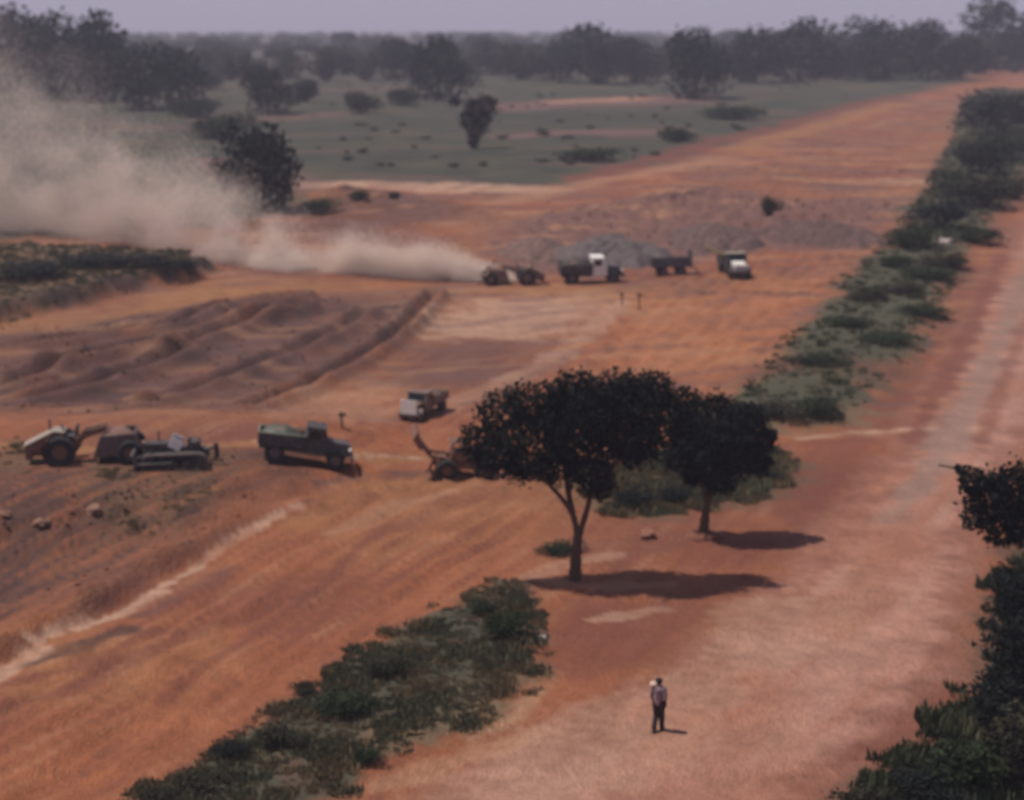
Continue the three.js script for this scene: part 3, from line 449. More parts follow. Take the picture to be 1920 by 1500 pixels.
// rough grass
{
  const R = rng(601), T = new Leaves();
  for (let i = 0; i < 26; i++) { const a = R() * 6.28, r = R() * 0.3, h = 0.16 + 0.22 * R(), l = 0.3 * (R() - 0.5), v = 0.7 + 0.6 * R(); T.leaf(Math.cos(a) * r, h / 2, Math.sin(a) * r, l, 0.95, 0.3 * (R() - 0.5), Math.cos(a), 0, Math.sin(a), h, 0.07, [v, v, v]); }
  const tuft = T.build(), spots = [], M = new THREE.Matrix4(), col = new THREE.Color();
  const scatter = (A, n, s, cols, ok = () => true) => { const [x0, z0, x1, z1] = A.box; for (let i = 0; i < n; i++) { const x = lerp(x0, x1, R()), z = lerp(z0, z1, R()), q = inside(A, x, z) + n2b(x / 2, z / 2) * 0.8; if (q < 0 || !ok(x, z)) continue; const k = s * (0.6 + 0.9 * R()) * (0.75 + 0.5 * n2c(x / 3, z / 3)); const c = cols[Math.floor((n2(x / 4, z / 4) * 0.5 + 0.5) * cols.length * 0.6 + R() * cols.length * 0.4) % cols.length]; spots.push([M.clone().compose(new THREE.Vector3(x, height(x, z) - 0.02, z), new THREE.Quaternion().setFromAxisAngle(new THREE.Vector3(0, 1, 0), R() * 6.28), new THREE.Vector3(k * 1.3, k, k * 1.3)), c]); } };
  const dk = [0.068, 0.080, 0.046], md = [0.118, 0.115, 0.074], dry = [0.20, 0.15, 0.09];
  scatter(LOW_VERGE, 6000, 0.62, [md, md, dry, dry]); scatter(HIGH_VERGE, 56000, 0.9, [dk, dk, md, md], (x, z) => n2(x / 7, z / 7) > -0.7); scatter(GROVE, 3500, 1.0, [md, dry]); scatter(MESA, 8000, 0.7, [dk, md, md, dry]); scatter(AREAS[10][0], 700, 0.5, [dry, dry], (x, z) => n2(x / 3, z / 3) > 0.1); scatter(AREAS[11][0], 500, 0.5, [md, dry, dry], (x, z) => n2(x / 3, z / 3) > 0);
  const E = line([[1560, 1520], [1860, 1290], [1870, 1100], [1990, 1000], [2100, 1560]]); scatter(E, 5000, 1.3, [dk, dk, md]);
  const o = shade(new THREE.InstancedMesh(tuft, leafMat, spots.length)); spots.forEach(([m, c], i) => { o.setMatrixAt(i, m); o.setColorAt(i, col.setRGB(...c)); });
  o.name = 'grass'; tag(o, 'rough dark grass growing on the strips beside the roads', 'grass', null, 'stuff'); scene.add(o);
}

// ------------------------------------------------------------------ heaps, stones, clods
const heapMat = new THREE.MeshStandardMaterial({ vertexColors: true, roughness: 1, map: soilGrit.map, bumpMap: soilGrit.bump, bumpScale: 0.08 });
function heap(name, label, category, px, py, w, h, depth, col, seed) {
  const b = ground(px, py), m = pxm(b), rx = w * m / 2, rz = depth / 2, H = h * m, n = 46, p = [], c = [], uv = [], idx = [], zc = b.z - rz * 0.8;
  const top = (u, v) => { const r = Math.hypot(u, v) * (1 + 0.22 * n2(u * 1.6 + seed, v * 1.6)); return Math.max(0, 1 - r) ** 0.85 * (1 + 0.12 * n2(u * 5 + seed, v * 5)) + 0.04 * n2b(u * 14, v * 14 + seed) * (r < 1 ? 1 : 0); };
  for (let j = 0; j <= n; j++) for (let i = 0; i <= n; i++) {
    const u = (i / n) * 2.4 - 1.2, v = (j / n) * 2.4 - 1.2, x = u * rx, z = v * rz, y = height(b.x + x, zc + z) - b.y - 0.12 + top(u, v) * H, s = 0.8 + 0.25 * n2(u * 6, v * 6 + seed) + 0.2 * n2c(x, z);
    p.push(x, y, z); c.push(col[0] * s, col[1] * s, col[2] * s); uv.push(x, z); if (i < n && j < n) { const k = j * (n + 1) + i; idx.push(k, k + n + 1, k + 1, k + 1, k + n + 1, k + n + 2); }
  }
  const g = new THREE.BufferGeometry(); g.setAttribute('position', new THREE.Float32BufferAttribute(p, 3)); g.setAttribute('color', new THREE.Float32BufferAttribute(c, 3)); g.setAttribute('uv', new THREE.Float32BufferAttribute(uv, 2)); g.setIndex(idx); g.computeVertexNormals();
  const o = mesh(numbered(name), g, heapMat, scene); o.position.set(b.x, b.y, zc); tag(o, label, category); return o;
}
heap('gravel_heap', 'grey gravel heap behind the white-cabbed truck', 'gravel heap', 1150, 500, 260, 56, 9, [0.15, 0.115, 0.12], 3);
heap('earth_heap', 'purple-brown earth heap behind the dark trailer', 'earth heap', 1350, 475, 200, 40, 12, [0.15, 0.085, 0.08], 8);
heap('earth_heap', 'low brown earth heap behind the machine raising dust', 'earth heap', 1010, 490, 150, 34, 9, [0.20, 0.115, 0.10], 14);
heap('earth_heap', 'long low dark earth heap between the black truck and the strip', 'earth heap', 1560, 462, 240, 24, 12, [0.14, 0.075, 0.068], 21);
function rock(label, px, py, w, h, col, seed, name = 'rock') {
  const b = ground(px, py), m = pxm(b), g = new THREE.IcosahedronGeometry(0.5, 3), p = g.attributes.position;
  for (let i = 0; i < p.count; i++) { const x = p.getX(i), y = p.getY(i), z = p.getZ(i), k = 1 + 0.3 * n3(x * 2 + seed, y * 2, z * 2) + 0.1 * n3(x * 6, y * 6 + seed, z * 6); p.setXYZ(i, x * k * w * m, (Math.max(y, -0.32) * k + 0.25) * h * m, z * k * w * m * 0.8); }
  g.computeVertexNormals(); const o = mesh(numbered(name), g, std(...col, 0.95), scene); o.position.copy(b); o.rotation.y = seed; tag(o, label, 'rock'); return o;
}
rock('small white stone at the road-side tip of the lower grass strip', 1014, 1200, 22, 12, [0.55, 0.5, 0.47], 1, 'white_stone');
rock('pale stone lying in the bushes of the upper strip', 1768, 456, 36, 12, [0.42, 0.34, 0.33], 2, 'white_stone');
rock('pale brown boulder on the dark bank, leftmost of three', 8, 968, 26, 15, [0.20, 0.105, 0.07], 3);
rock('pale brown boulder on the dark bank, lowest of three', 76, 985, 30, 16, [0.21, 0.11, 0.075], 4);
rock('pale brown boulder on the dark bank, rightmost of three', 176, 962, 32, 22, [0.23, 0.125, 0.085], 5);
rock('brown clod between the two tree trunks', 1215, 1008, 34, 22, [0.2, 0.085, 0.06], 8);
{
  const R = rng(701), g = new THREE.DodecahedronGeometry(0.5, 0); g.scale(1, 0.7, 1); const list = [], M = new THREE.Matrix4(), col = new THREE.Color();
  const spill = (A, n, s0, s1) => { const [x0, z0, x1, z1] = A.box; for (let i = 0; i < n; i++) { const x = lerp(x0, x1, R()), z = lerp(z0, z1, R()); if (inside(A, x, z) < 0 || n2(x / 5, z / 5) < -0.2) continue; const s = lerp(s0, s1, R() ** 3), c = earth(x, z), v = 0.75 + 0.5 * R(); list.push([M.clone().compose(new THREE.Vector3(x, height(x, z) + s * 0.1, z), new THREE.Quaternion().setFromEuler(new THREE.Euler(R() * 3, R() * 3, R() * 3)), new THREE.Vector3(s, s, s)), c.map((q) => q * v)]); } };
  spill(AREAS[0][0], 2500, 0.08, 0.32); spill(BANK, 1800, 0.05, 0.25); spill(AREAS[6][0], 2500, 0.12, 0.5); spill(HAUL, 4000, 0.04, 0.16); spill(line([[560, 385], [900, 360], [1350, 300], [1750, 200], [1700, 350], [900, 440]]), 1500, 0.15, 0.5);
  const o = shade(new THREE.InstancedMesh(g, std(1, 1, 1, 1), list.length)); list.forEach(([m, c], i) => { o.setMatrixAt(i, m); o.setColorAt(i, col.setRGB(...c)); }); o.name = 'rubble'; tag(o, 'loose clods and lumps of turned earth over the diggings', 'clods', null, 'stuff'); scene.add(o);
}

// ------------------------------------------------------------------ machines (x forward, y up, z to the right; built in metres)
const paint = {};
function worn(key, c, rough = 0.6, metal = 0.0) {                    // paint worn and dusted with earth in patches
  if (paint[key]) return paint[key];
  const N = 128, d = new Uint8Array(N * N * 4), s = key.length * 7.3, dust = [0.30, 0.17, 0.12];
  for (let j = 0; j < N; j++) for (let i = 0; i < N; i++) { const f = n3(i / 40, j / 40, s) * 0.5 + n3(i / 12, j / 12, s + 9) * 0.35 + n3(i / 4, j / 4, s + 20) * 0.2, k = sst(0.15, 0.7, f) * 0.6, o = (j * N + i) * 4; for (let q = 0; q < 3; q++) d[o + q] = 255 * Math.pow(lerp(c[q] * (1 + 0.12 * f), dust[q], k), 1 / 2.2); d[o + 3] = 255; }
  const t = new THREE.DataTexture(d, N, N, THREE.RGBAFormat); t.colorSpace = THREE.SRGBColorSpace; t.magFilter = THREE.LinearFilter; t.wrapS = t.wrapT = THREE.RepeatWrapping; t.needsUpdate = true;
  return paint[key] = new THREE.MeshStandardMaterial({ map: t, roughness: rough, metalness: metal });
}
const tyreMat = std(0.018, 0.017, 0.019, 0.9), glassMat = new THREE.MeshPhysicalMaterial({ color: 0x10141a, roughness: 0.12, metalness: 0 }), steel = worn('steel', [0.10, 0.085, 0.08], 0.6, 0.3), lampMat = new THREE.MeshPhysicalMaterial({ color: 0xdddddd, roughness: 0.15 });
const box = (w, h, d, x = 0, y = 0, z = 0, r = 0.04, rz = 0) => { const g = new RoundedBoxGeometry(w, h, d, 2, Math.min(r, w / 3, h / 3, d / 3)); if (rz) g.rotateZ(rz); g.translate(x, y, z); return g; };
const rod = (a, b, r = 0.05, r2 = r) => { const A = new THREE.Vector3(...a), B = new THREE.Vector3(...b), g = new THREE.CylinderGeometry(r2, r, A.distanceTo(B), 8); g.applyQuaternion(new THREE.Quaternion().setFromUnitVectors(new THREE.Vector3(0, 1, 0), B.clone().sub(A).normalize())); const m = A.add(B).multiplyScalar(0.5); g.translate(m.x, m.y, m.z); return g; };
const wedge = (pts, depth, z = 0, bevel = 0.03) => { const s = new THREE.Shape(pts.map((p) => new THREE.Vector2(...p))), g = new THREE.ExtrudeGeometry(s, { depth: depth - 2 * bevel, bevelEnabled: true, bevelSize: bevel, bevelThickness: bevel, bevelSegments: 2 }); g.translate(0, 0, z - depth / 2 + bevel); return g; };
function wheel(parent, x, z, r, w, rimCol) {
  const prof = [[r * 0.52, -w * 0.46], [r * 0.86, -w * 0.5], [r * 0.97, -w * 0.38], [r, 0], [r * 0.97, w * 0.38], [r * 0.86, w * 0.5], [r * 0.52, w * 0.46]].map((q) => new THREE.Vector2(...q));
  const g = new THREE.LatheGeometry(prof, 24); g.rotateX(Math.PI / 2);
  const lugs = []; for (let i = 0; i < 18; i++) { const b = new THREE.BoxGeometry(r * 0.09, r * 0.07, w * 0.9); b.translate(0, r * 0.99, 0); b.rotateZ(i / 18 * 6.283); lugs.push(b); }
  const wh = mesh('wheel', [g, ...lugs], tyreMat, parent); wh.position.set(x, r, z);
  const rim = new THREE.CylinderGeometry(r * 0.52, r * 0.52, w * 0.5, 20); rim.rotateX(Math.PI / 2); const hub = new THREE.CylinderGeometry(r * 0.2, r * 0.24, w * 0.7, 12); hub.rotateX(Math.PI / 2);
  mesh('rim', [rim, hub], rimCol, wh); return wh;
}
const P = { cream: worn('cream', [0.27, 0.225, 0.19], 0.6), rust: worn('rust', [0.15, 0.06, 0.035]), olive: worn('olive dark', [0.045, 0.052, 0.035]), black: worn('black', [0.022, 0.022, 0.026]), white: worn('white coat', [0.72, 0.69, 0.66], 0.4), bowl: worn('bowl grey', [0.095, 0.06, 0.055], 0.8), yellow: worn('yellow arm', [0.34, 0.27, 0.06]), brown: worn('brown', [0.13, 0.075, 0.055]), dusty: worn('dusty', [0.19, 0.11, 0.085], 0.9), sage: worn('sage', [0.16, 0.17, 0.125]), grey: worn('grey', [0.05, 0.047, 0.055]) };
function settle(t, L, W) {                                           // tilt a machine so that its wheels follow the ground
  const p = t.position, f = new THREE.Vector3(1, 0, 0).applyQuaternion(t.quaternion), k = t.scale.x, at = (u, v) => { const x = p.x + (f.x * u - f.z * v) * k, z = p.z + (f.z * u + f.x * v) * k; return new THREE.Vector3(x, height(x, z), z); };
  const a = at(L, 0), b = at(-L, 0), c = at(0, W), d = at(0, -W), X = a.clone().sub(b).normalize(), Y = c.clone().sub(d).cross(X).normalize(); if (Y.y < 0) Y.negate();
  const Z = X.clone().cross(Y).normalize(); t.quaternion.setFromRotationMatrix(new THREE.Matrix4().makeBasis(X, Y, Z));
  p.y = (a.y + b.y + c.y + d.y) / 4 - 0.03; return t;
}
const lamps = (t, x, y, z, r = 0.1) => { for (const s of [-1, 1]) { const g = new THREE.CylinderGeometry(r, r * 0.8, 0.1, 14); g.rotateZ(-Math.PI / 2); g.translate(x, y, s * z); mesh('headlight', g, lampMat, t); } };
function scraper(name, label, px, py, lenPx, turn, hoodMat, bodyMat, bowlMat) {      // two wheels ahead, a bowl on two wheels behind: 5.2 m, front towards +x
  const b = ground(px, py), k = lenPx * pxm(b) / 5.4, t = thing(name, label, 'scraper', b, turn); t.scale.setScalar(k);
  mesh('bonnet', wedge([[0.9, 1.42], [1.35, 1.48], [2.62, 0.86], [2.66, 0.66], [0.9, 0.7]], 1.15), bodyMat, t);
  mesh('bonnet_plate', [wedge([[0.88, 1.44], [1.35, 1.505], [1.36, 1.54], [0.88, 1.48]], 1.2, 0, 0.01), wedge([[1.35, 1.505], [2.7, 0.85], [2.72, 0.89], [1.36, 1.54]], 1.2, 0, 0.01)], hoodMat, t);
  mesh('chassis', [box(2.0, 0.34, 0.8, 1.6, 0.56), box(0.3, 0.5, 1.1, 2.5, 0.5)], bodyMat, t);
  mesh('grille', [0, 1, 2, 3, 4].map((i) => box(0.04, 0.36, 0.07, 2.66, 0.52, -0.36 + i * 0.18, 0.01)), steel, t);
  for (const s of [1, -1]) { const g = new THREE.CylinderGeometry(0.78, 0.78, 0.5, 16, 1, true, -0.9, 1.8); g.rotateX(Math.PI / 2); g.rotateZ(Math.PI / 2); g.translate(1.05, 0.74, s * 0.98); mesh('fender', g, bodyMat, t); }
  mesh('seat', [box(0.5, 0.14, 0.6, 0.62, 1.2), box(0.12, 0.55, 0.6, 0.36, 1.45, 0, 0.05, 0.12)], P.black, t);
  mesh('steering_wheel', (() => { const g = new THREE.TorusGeometry(0.2, 0.025, 6, 18); g.rotateY(Math.PI / 2); g.rotateZ(-0.6); g.translate(0.98, 1.58, 0); return g; })(), P.black, t);
  mesh('exhaust', rod([1.6, 1.25, 0.32], [1.6, 1.95, 0.32], 0.05), steel, t);
  for (const s of [1, -1]) wheel(t, 1.05, s * 0.98, 0.68, 0.48, bodyMat);
  mesh('gooseneck', [...[1, -1].map((s) => wedge([[0.3, 1.15], [0.3, 0.9], [-0.1, 1.2], [-0.9, 1.42], [-1.0, 1.66], [0.0, 1.5]], 0.16, s * 0.3)), box(0.3, 0.5, 0.7, 0.35, 0.95)], bodyMat, t);
  mesh('bowl', [wedge([[-0.4, 0.35], [-0.75, 1.3], [-2.2, 1.4], [-2.3, 0.42]], 0.1, 0.92), wedge([[-0.4, 0.35], [-0.75, 1.3], [-2.2, 1.4], [-2.3, 0.42]], 0.1, -0.92), box(1.9, 0.1, 1.8, -1.35, 0.4), box(0.1, 0.95, 1.8, -2.24, 0.9), box(0.1, 0.9, 1.8, -0.6, 0.82, 0, 0.03, 0.35)], bowlMat, t);
  mesh('load', (() => { const g = new THREE.SphereGeometry(1, 18, 10); g.scale(0.78, 0.38, 0.85); g.translate(-1.45, 1.12, 0); const p = g.attributes.position; for (let i = 0; i < p.count; i++) p.setY(i, p.getY(i) + 0.08 * n3(p.getX(i) * 3, 0, p.getZ(i) * 3)); g.computeVertexNormals(); return g; })(), worn('load earth', [0.16, 0.085, 0.07], 1), t);
  mesh('tail_frame', [box(0.7, 0.22, 0.7, -2.45, 0.72), rod([-2.3, 0.7, 0.5], [-2.75, 0.8, 0], 0.07), rod([-2.3, 0.7, -0.5], [-2.75, 0.8, 0], 0.07)], bodyMat, t);
  for (const s of [1, -1]) wheel(t, -2.05, s * 1.16, 0.56, 0.38, bodyMat);
  return settle(t, 1.6, 1.0);
}
function bulldozer(name, label, px, py, lenPx, turn, body, panel) {
  const b = ground(px, py), k = lenPx * pxm(b) / 4.2, t = thing(name, label, 'bulldozer', b, turn); t.scale.setScalar(k);
  for (const s of [1, -1]) {
    const L = 1.25, r = 0.42, sh = new THREE.Shape(); sh.absarc(L, r, r, -Math.PI / 2, Math.PI / 2); sh.absarc(-L, r, r, Math.PI / 2, Math.PI * 1.5);
    const hole = new THREE.Path(); hole.absarc(L, r, r * 0.78, -Math.PI / 2, Math.PI / 2); hole.absarc(-L, r, r * 0.78, Math.PI / 2, Math.PI * 1.5); sh.holes.push(hole);
    const g = new THREE.ExtrudeGeometry(sh, { depth: 0.44, bevelEnabled: false, curveSegments: 10 }); g.translate(0, 0, s * 0.82 - 0.22);
    const pads = []; for (let i = 0; i < 22; i++) { const bx = new THREE.BoxGeometry(0.05, 0.06, 0.46); bx.translate(-L + (i % 11) * 0.25, i < 11 ? 0.012 : 2 * r, s * 0.82); pads.push(bx); }
    const tr = mesh('track', [g, ...pads], steel, t);
    mesh('track_wheel', [[L, r * 0.7], [-L, r * 0.7], [0.6, 0.22], [0, 0.22], [-0.6, 0.22]].map(([x, q]) => { const c = new THREE.CylinderGeometry(q, q, 0.3, 16); c.rotateX(Math.PI / 2); c.translate(x, q > 0.25 ? r : 0.3, s * 0.82); return c; }), P.black, tr);
  }
  mesh('bonnet', [box(1.35, 0.62, 0.8, 0.72, 1.02, 0, 0.06), box(0.08, 0.7, 0.84, 1.44, 0.98)], body, t);
  mesh('hull', box(2.2, 0.5, 1.1, -0.05, 0.6), body, t);
  mesh('exhaust', rod([0.8, 1.3, 0.15], [0.8, 1.85, 0.15], 0.05), steel, t);
  mesh('seat', [box(0.5, 0.16, 0.7, -0.45, 1.02), box(0.14, 0.5, 0.7, -0.75, 1.25)], P.black, t);
  tag(mesh('side_panel', [box(0.62, 0.5, 0.05, -0.1, 1.25, 0.56, 0.02, 0.5), box(0.62, 0.5, 0.05, -0.1, 1.25, -0.56, 0.02, 0.5)], panel, t), 'white slanting side panel');
  mesh('fuel_tank', box(0.5, 0.55, 0.95, -1.05, 1.1, 0, 0.1), body, t);
  mesh('blade', [wedge([[1.95, 0.06], [2.05, 0.02], [1.98, 0.45], [2.1, 0.92], [2.02, 0.94], [1.88, 0.45]], 2.5)], steel, t);
  for (const s of [1, -1]) mesh('push_arm', [rod([0.1, 0.42, s * 1.12], [1.95, 0.4, s * 1.12], 0.07), rod([1.2, 0.9, s * 0.45], [1.95, 0.6, s * 0.7], 0.045)], body, t);
  mesh('ripper', [rod([-1.4, 0.75, 0], [-2.1, 0.95, 0], 0.09), wedge([[-2.0, 1.1], [-2.18, 1.1], [-2.22, 0.5], [-2.08, 0.2], [-2.02, 0.5]], 0.16)], body, t);
  return settle(t, 1.2, 0.8);
}
function lorry(name, label, cat, px, py, lenPx, turn, o) {              // bonnet ahead (+x), cab, open bed: 4.6 m
  const b = ground(px, py), k = lenPx * pxm(b) / 4.7, t = thing(name, label, cat, b, turn); t.scale.setScalar(k);
  mesh('chassis', [box(4.3, 0.16, 0.3, -0.1, 0.62, 0.35), box(4.3, 0.16, 0.3, -0.1, 0.62, -0.35), box(0.16, 0.24, 1.7, 2.28, 0.6)], steel, t);
  mesh('bonnet', [wedge([[1.0, 0.72], [1.0, 1.3], [2.0, 1.22], [2.15, 1.05], [2.15, 0.68]], 1.0), ], o.bonnet, t);
  mesh('grille', [0, 1, 2, 3, 4, 5].map((i) => box(0.05, 0.42, 0.06, 2.17, 0.92, -0.36 + i * 0.145, 0.01)), steel, t);
  for (const s of [1, -1]) { const g = new THREE.CylinderGeometry(0.56, 0.56, 0.36, 14, 1, true, -1.1, 2.2); g.rotateX(Math.PI / 2); g.rotateZ(Math.PI / 2); g.translate(1.5, 0.48, s * 0.72); mesh('mudguard', g, o.body, t); }
  mesh('cab', wedge([[0.05, 0.62], [0.05, 1.85], [0.8, 1.85], [1.02, 1.3], [1.02, 0.62]], 1.6, 0, 0.05), o.cab, t);
  mesh('roof', box(0.95, 0.08, 1.66, 0.42, 1.9), o.roof ?? o.cab, t);
  mesh('windscreen', (() => { const g = box(0.03, 0.5, 1.36, 0, 0, 0, 0.01); g.rotateZ(0.37); g.translate(0.955, 1.57, 0); return g; })(), glassMat, t);
  for (const s of [1, -1]) mesh('side_window', box(0.56, 0.4, 0.03, 0.4, 1.56, s * 0.803, 0.01), glassMat, t);
  for (const s of [1, -1]) mesh('door', box(0.8, 0.7, 0.05, 0.46, 1.0, s * 0.8, 0.02), o.cab, t);
  if (o.panel) tag(mesh('front_panel', [box(0.05, 1.15, 1.25, 2.26, 1.12, 0, 0.02), box(0.3, 0.06, 0.9, 2.14, 1.3)], o.panel, t), 'white upright front panel');
  lamps(t, 2.12, 1.0, 0.62, 0.11);
  const bed = mesh('load_bed', [box(2.3, 0.1, 1.8, -1.15, 0.86), box(0.08, 0.75, 1.8, -0.04, 1.2), box(0.08, 0.5, 1.8, -2.28, 1.1), box(2.3, 0.5, 0.07, -1.15, 1.1, 0.88), box(2.3, 0.5, 0.07, -1.15, 1.1, -0.88)], o.bed, t);
  mesh('top_rail', [rod([-2.3, 1.38, 0.9], [0, 1.48, 0.9], 0.05), rod([-2.3, 1.38, -0.9], [0, 1.48, -0.9], 0.05), rod([-2.3, 1.38, -0.9], [-2.3, 1.38, 0.9], 0.05)], o.rail ?? o.bed, bed);
  if (o.load) mesh('load', (() => { const g = new THREE.SphereGeometry(1, 20, 10); g.scale(1.05, 0.62, 0.8); g.translate(-1.2, 1.08, 0); const p = g.attributes.position; for (let i = 0; i < p.count; i++) p.setY(i, p.getY(i) + 0.1 * n3(p.getX(i) * 2.5, 1, p.getZ(i) * 2.5)); g.computeVertexNormals(); return g; })(), o.load, bed);
  for (const s of [1, -1]) { wheel(t, 1.5, s * 0.72, 0.44, 0.26, steel); wheel(t, -1.45, s * 0.72, 0.48, 0.34, steel); }
  return settle(t, 1.5, 0.75);
}
const PI = Math.PI;
scraper('motor_scraper', 'motor scraper with pale sloping bonnet, leftmost machine on the bench', 163, 864, 215, PI + 0.14, P.cream, P.rust, P.bowl);
bulldozer('bulldozer', 'dark bulldozer with a white side panel, pushing behind the leftmost scraper', 330, 872, 150, PI + 0.1, P.black, P.white);
lorry('lorry', 'dark open lorry with sage green bed rails, third machine from the left', 'lorry', 568, 862, 180, 0.12, { bonnet: P.grey, cab: P.black, body: P.olive, bed: P.black, rail: P.sage, load: P.olive });
lorry('tipper_truck', 'brown tipper truck with a white upright front panel, behind the lorry on pale sand', 'truck', 795, 778, 122, -2.0, { bonnet: P.brown, cab: P.brown, body: P.brown, bed: P.brown, roof: P.brown, panel: P.white, load: worn('load sand', [0.14, 0.08, 0.06], 1) });
{ // wheel loader with its arm raised, half behind the crown
  const b = ground(852, 884), t = thing('wheel_loader', 'rust-red wheel loader with raised arm, half behind the tree crown', 'loader', b, PI + 0.15); t.scale.setScalar(158 * pxm(b) / 4.6);
  mesh('chassis', [box(2.9, 0.4, 0.9, -0.5, 0.72), box(0.5, 0.6, 1.0, 0.75, 0.8)], P.rust, t);
  mesh('engine_cover', box(1.3, 0.75, 1.1, -1.35, 1.25, 0, 0.1), worn('dull violet', [0.075, 0.045, 0.05]), t);
  mesh('cab', [box(0.08, 1.0, 0.08, 0.3, 1.45, 0.5), box(0.08, 1.0, 0.08, 0.3, 1.45, -0.5), box(0.08, 1.0, 0.08, -0.5, 1.45, 0.5), box(0.08, 1.0, 0.08, -0.5, 1.45, -0.5), box(1.1, 0.08, 1.2, -0.1, 1.98), box(0.85, 0.5, 1.08, -0.1, 1.2)], P.rust, t);
  mesh('seat', [box(0.4, 0.12, 0.5, -0.15, 1.5), box(0.1, 0.4, 0.5, -0.36, 1.68)], P.black, t);
  for (const s of [1, -1]) mesh('lift_arm', [rod([0.4, 1.1, s * 0.5], [1.5, 1.25, s * 0.5], 0.09), rod([1.5, 1.25, s * 0.5], [2.15, 2.0, s * 0.5], 0.08), rod([0.9, 0.7, s * 0.5], [1.5, 1.2, s * 0.5], 0.05)], P.rust, t);
  mesh('bucket', [wedge([[1.95, 1.75], [2.1, 1.7], [2.5, 2.25], [2.3, 2.62], [2.2, 2.55], [2.34, 2.25]], 1.9), ...[1, -1].map((s) => wedge([[1.98, 1.76], [2.46, 2.26], [2.3, 2.58]], 0.06, s * 0.93, 0.01))], P.rust, t);
  mesh('outrigger', [rod([1.05, 0.8, 0.7], [1.35, 0.02, 0.7], 0.08), rod([1.05, 0.8, -0.7], [1.35, 0.02, -0.7], 0.08), box(0.4, 0.06, 0.3, 1.35, 0.04, 0.7), box(0.4, 0.06, 0.3, 1.35, 0.04, -0.7)], P.rust, t);
  lamps(t, 0.4, 1.9, 0.5, 0.1);
  for (const s of [1, -1]) { wheel(t, 0.55, s * 0.82, 0.56, 0.4, P.rust); wheel(t, -1.5, s * 0.82, 0.56, 0.4, P.rust); }
  settle(t, 1.1, 0.8);
}
scraper('motor_scraper', 'dust-brown motor scraper dragging the dust plume behind it', 962, 531, 118, 0.12, P.dusty, P.dusty, P.dusty);
lorry('dump_truck', 'dark dump truck with a white cab, right of the scraper raising dust', 'truck', 1108, 530, 122, 0.1, { bonnet: P.grey, cab: P.white, body: P.black, bed: P.black, rail: P.black, load: worn('load dark', [0.05, 0.035, 0.035], 1) });
{ // trailer
  const b = ground(1258, 516), t = thing('flat_trailer', 'dark grey low trailer with a tall end board between two trucks', 'trailer', b, 0.06); t.scale.setScalar(82 * pxm(b) / 3.6);
  mesh('deck', box(3.2, 0.16, 1.7, 0, 0.82), P.grey, t);
  mesh('side_board', [box(3.1, 0.55, 0.07, 0, 1.15, 0.83), box(3.1, 0.55, 0.07, 0, 1.15, -0.83)], P.grey, t);
  mesh('end_board', [box(0.09, 1.25, 1.7, 1.6, 1.45), box(0.08, 0.5, 1.7, -1.6, 1.1)], P.black, t);
  mesh('drawbar', [rod([1.5, 0.7, 0.4], [2.2, 0.5, 0], 0.05), rod([1.5, 0.7, -0.4], [2.2, 0.5, 0], 0.05), rod([2.15, 0.5, 0], [2.15, 0.02, 0], 0.04)], steel, t);
  for (const x of [0.75, -0.75]) for (const s of [1, -1]) wheel(t, x, s * 0.75, 0.4, 0.26, steel);
  settle(t, 0.75, 0.75);
}
{ // black truck facing the camera with white bonnet and a yellow jib behind
  const t = lorry('crane_truck', 'black truck facing the camera with white front and yellow jib', 'truck', 1376, 514, 108, -PI / 2 + 0.12, { bonnet: P.white, cab: P.black, body: P.black, bed: P.black, roof: P.cream });
  mesh('jib', [box(0.5, 0.7, 0.5, -0.9, 1.2, 0.3), rod([-0.9, 1.4, 0.3], [-1.1, 2.3, 2.1], 0.1, 0.07), rod([-0.9, 1.2, 0.6], [-1.0, 1.9, 1.2], 0.05), rod([-1.1, 2.3, 2.1], [-1.1, 1.9, 2.15], 0.02)], P.yellow, t);
}
function stake(label, px, py, h, lean) {
  const b = ground(px, py), m = pxm(b), t = thing('marker_stake', label, 'stake', b, lean);
  mesh('post', [box(0.11, h * m, 0.09, 0, h * m / 2 - 0.04, 0, 0.01, 0.06)], worn('stake wood', [0.13, 0.075, 0.04], 0.95), t);
  mesh('cross_board', box(0.34, 0.18, 0.04, 0.02, h * m * 0.8, 0.065, 0.01), worn('stake board', [0.16, 0.09, 0.05], 0.95), t);
}
stake('brown wooden marker stake on the haul road below the dump truck', 1198, 582, 36, 0.3);
stake('fainter brown stake just left of the marker stake on the haul road', 1166, 572, 26, -0.4);
stake('thin brown stake standing behind the tail of the open lorry', 641, 802, 32, 0.2);

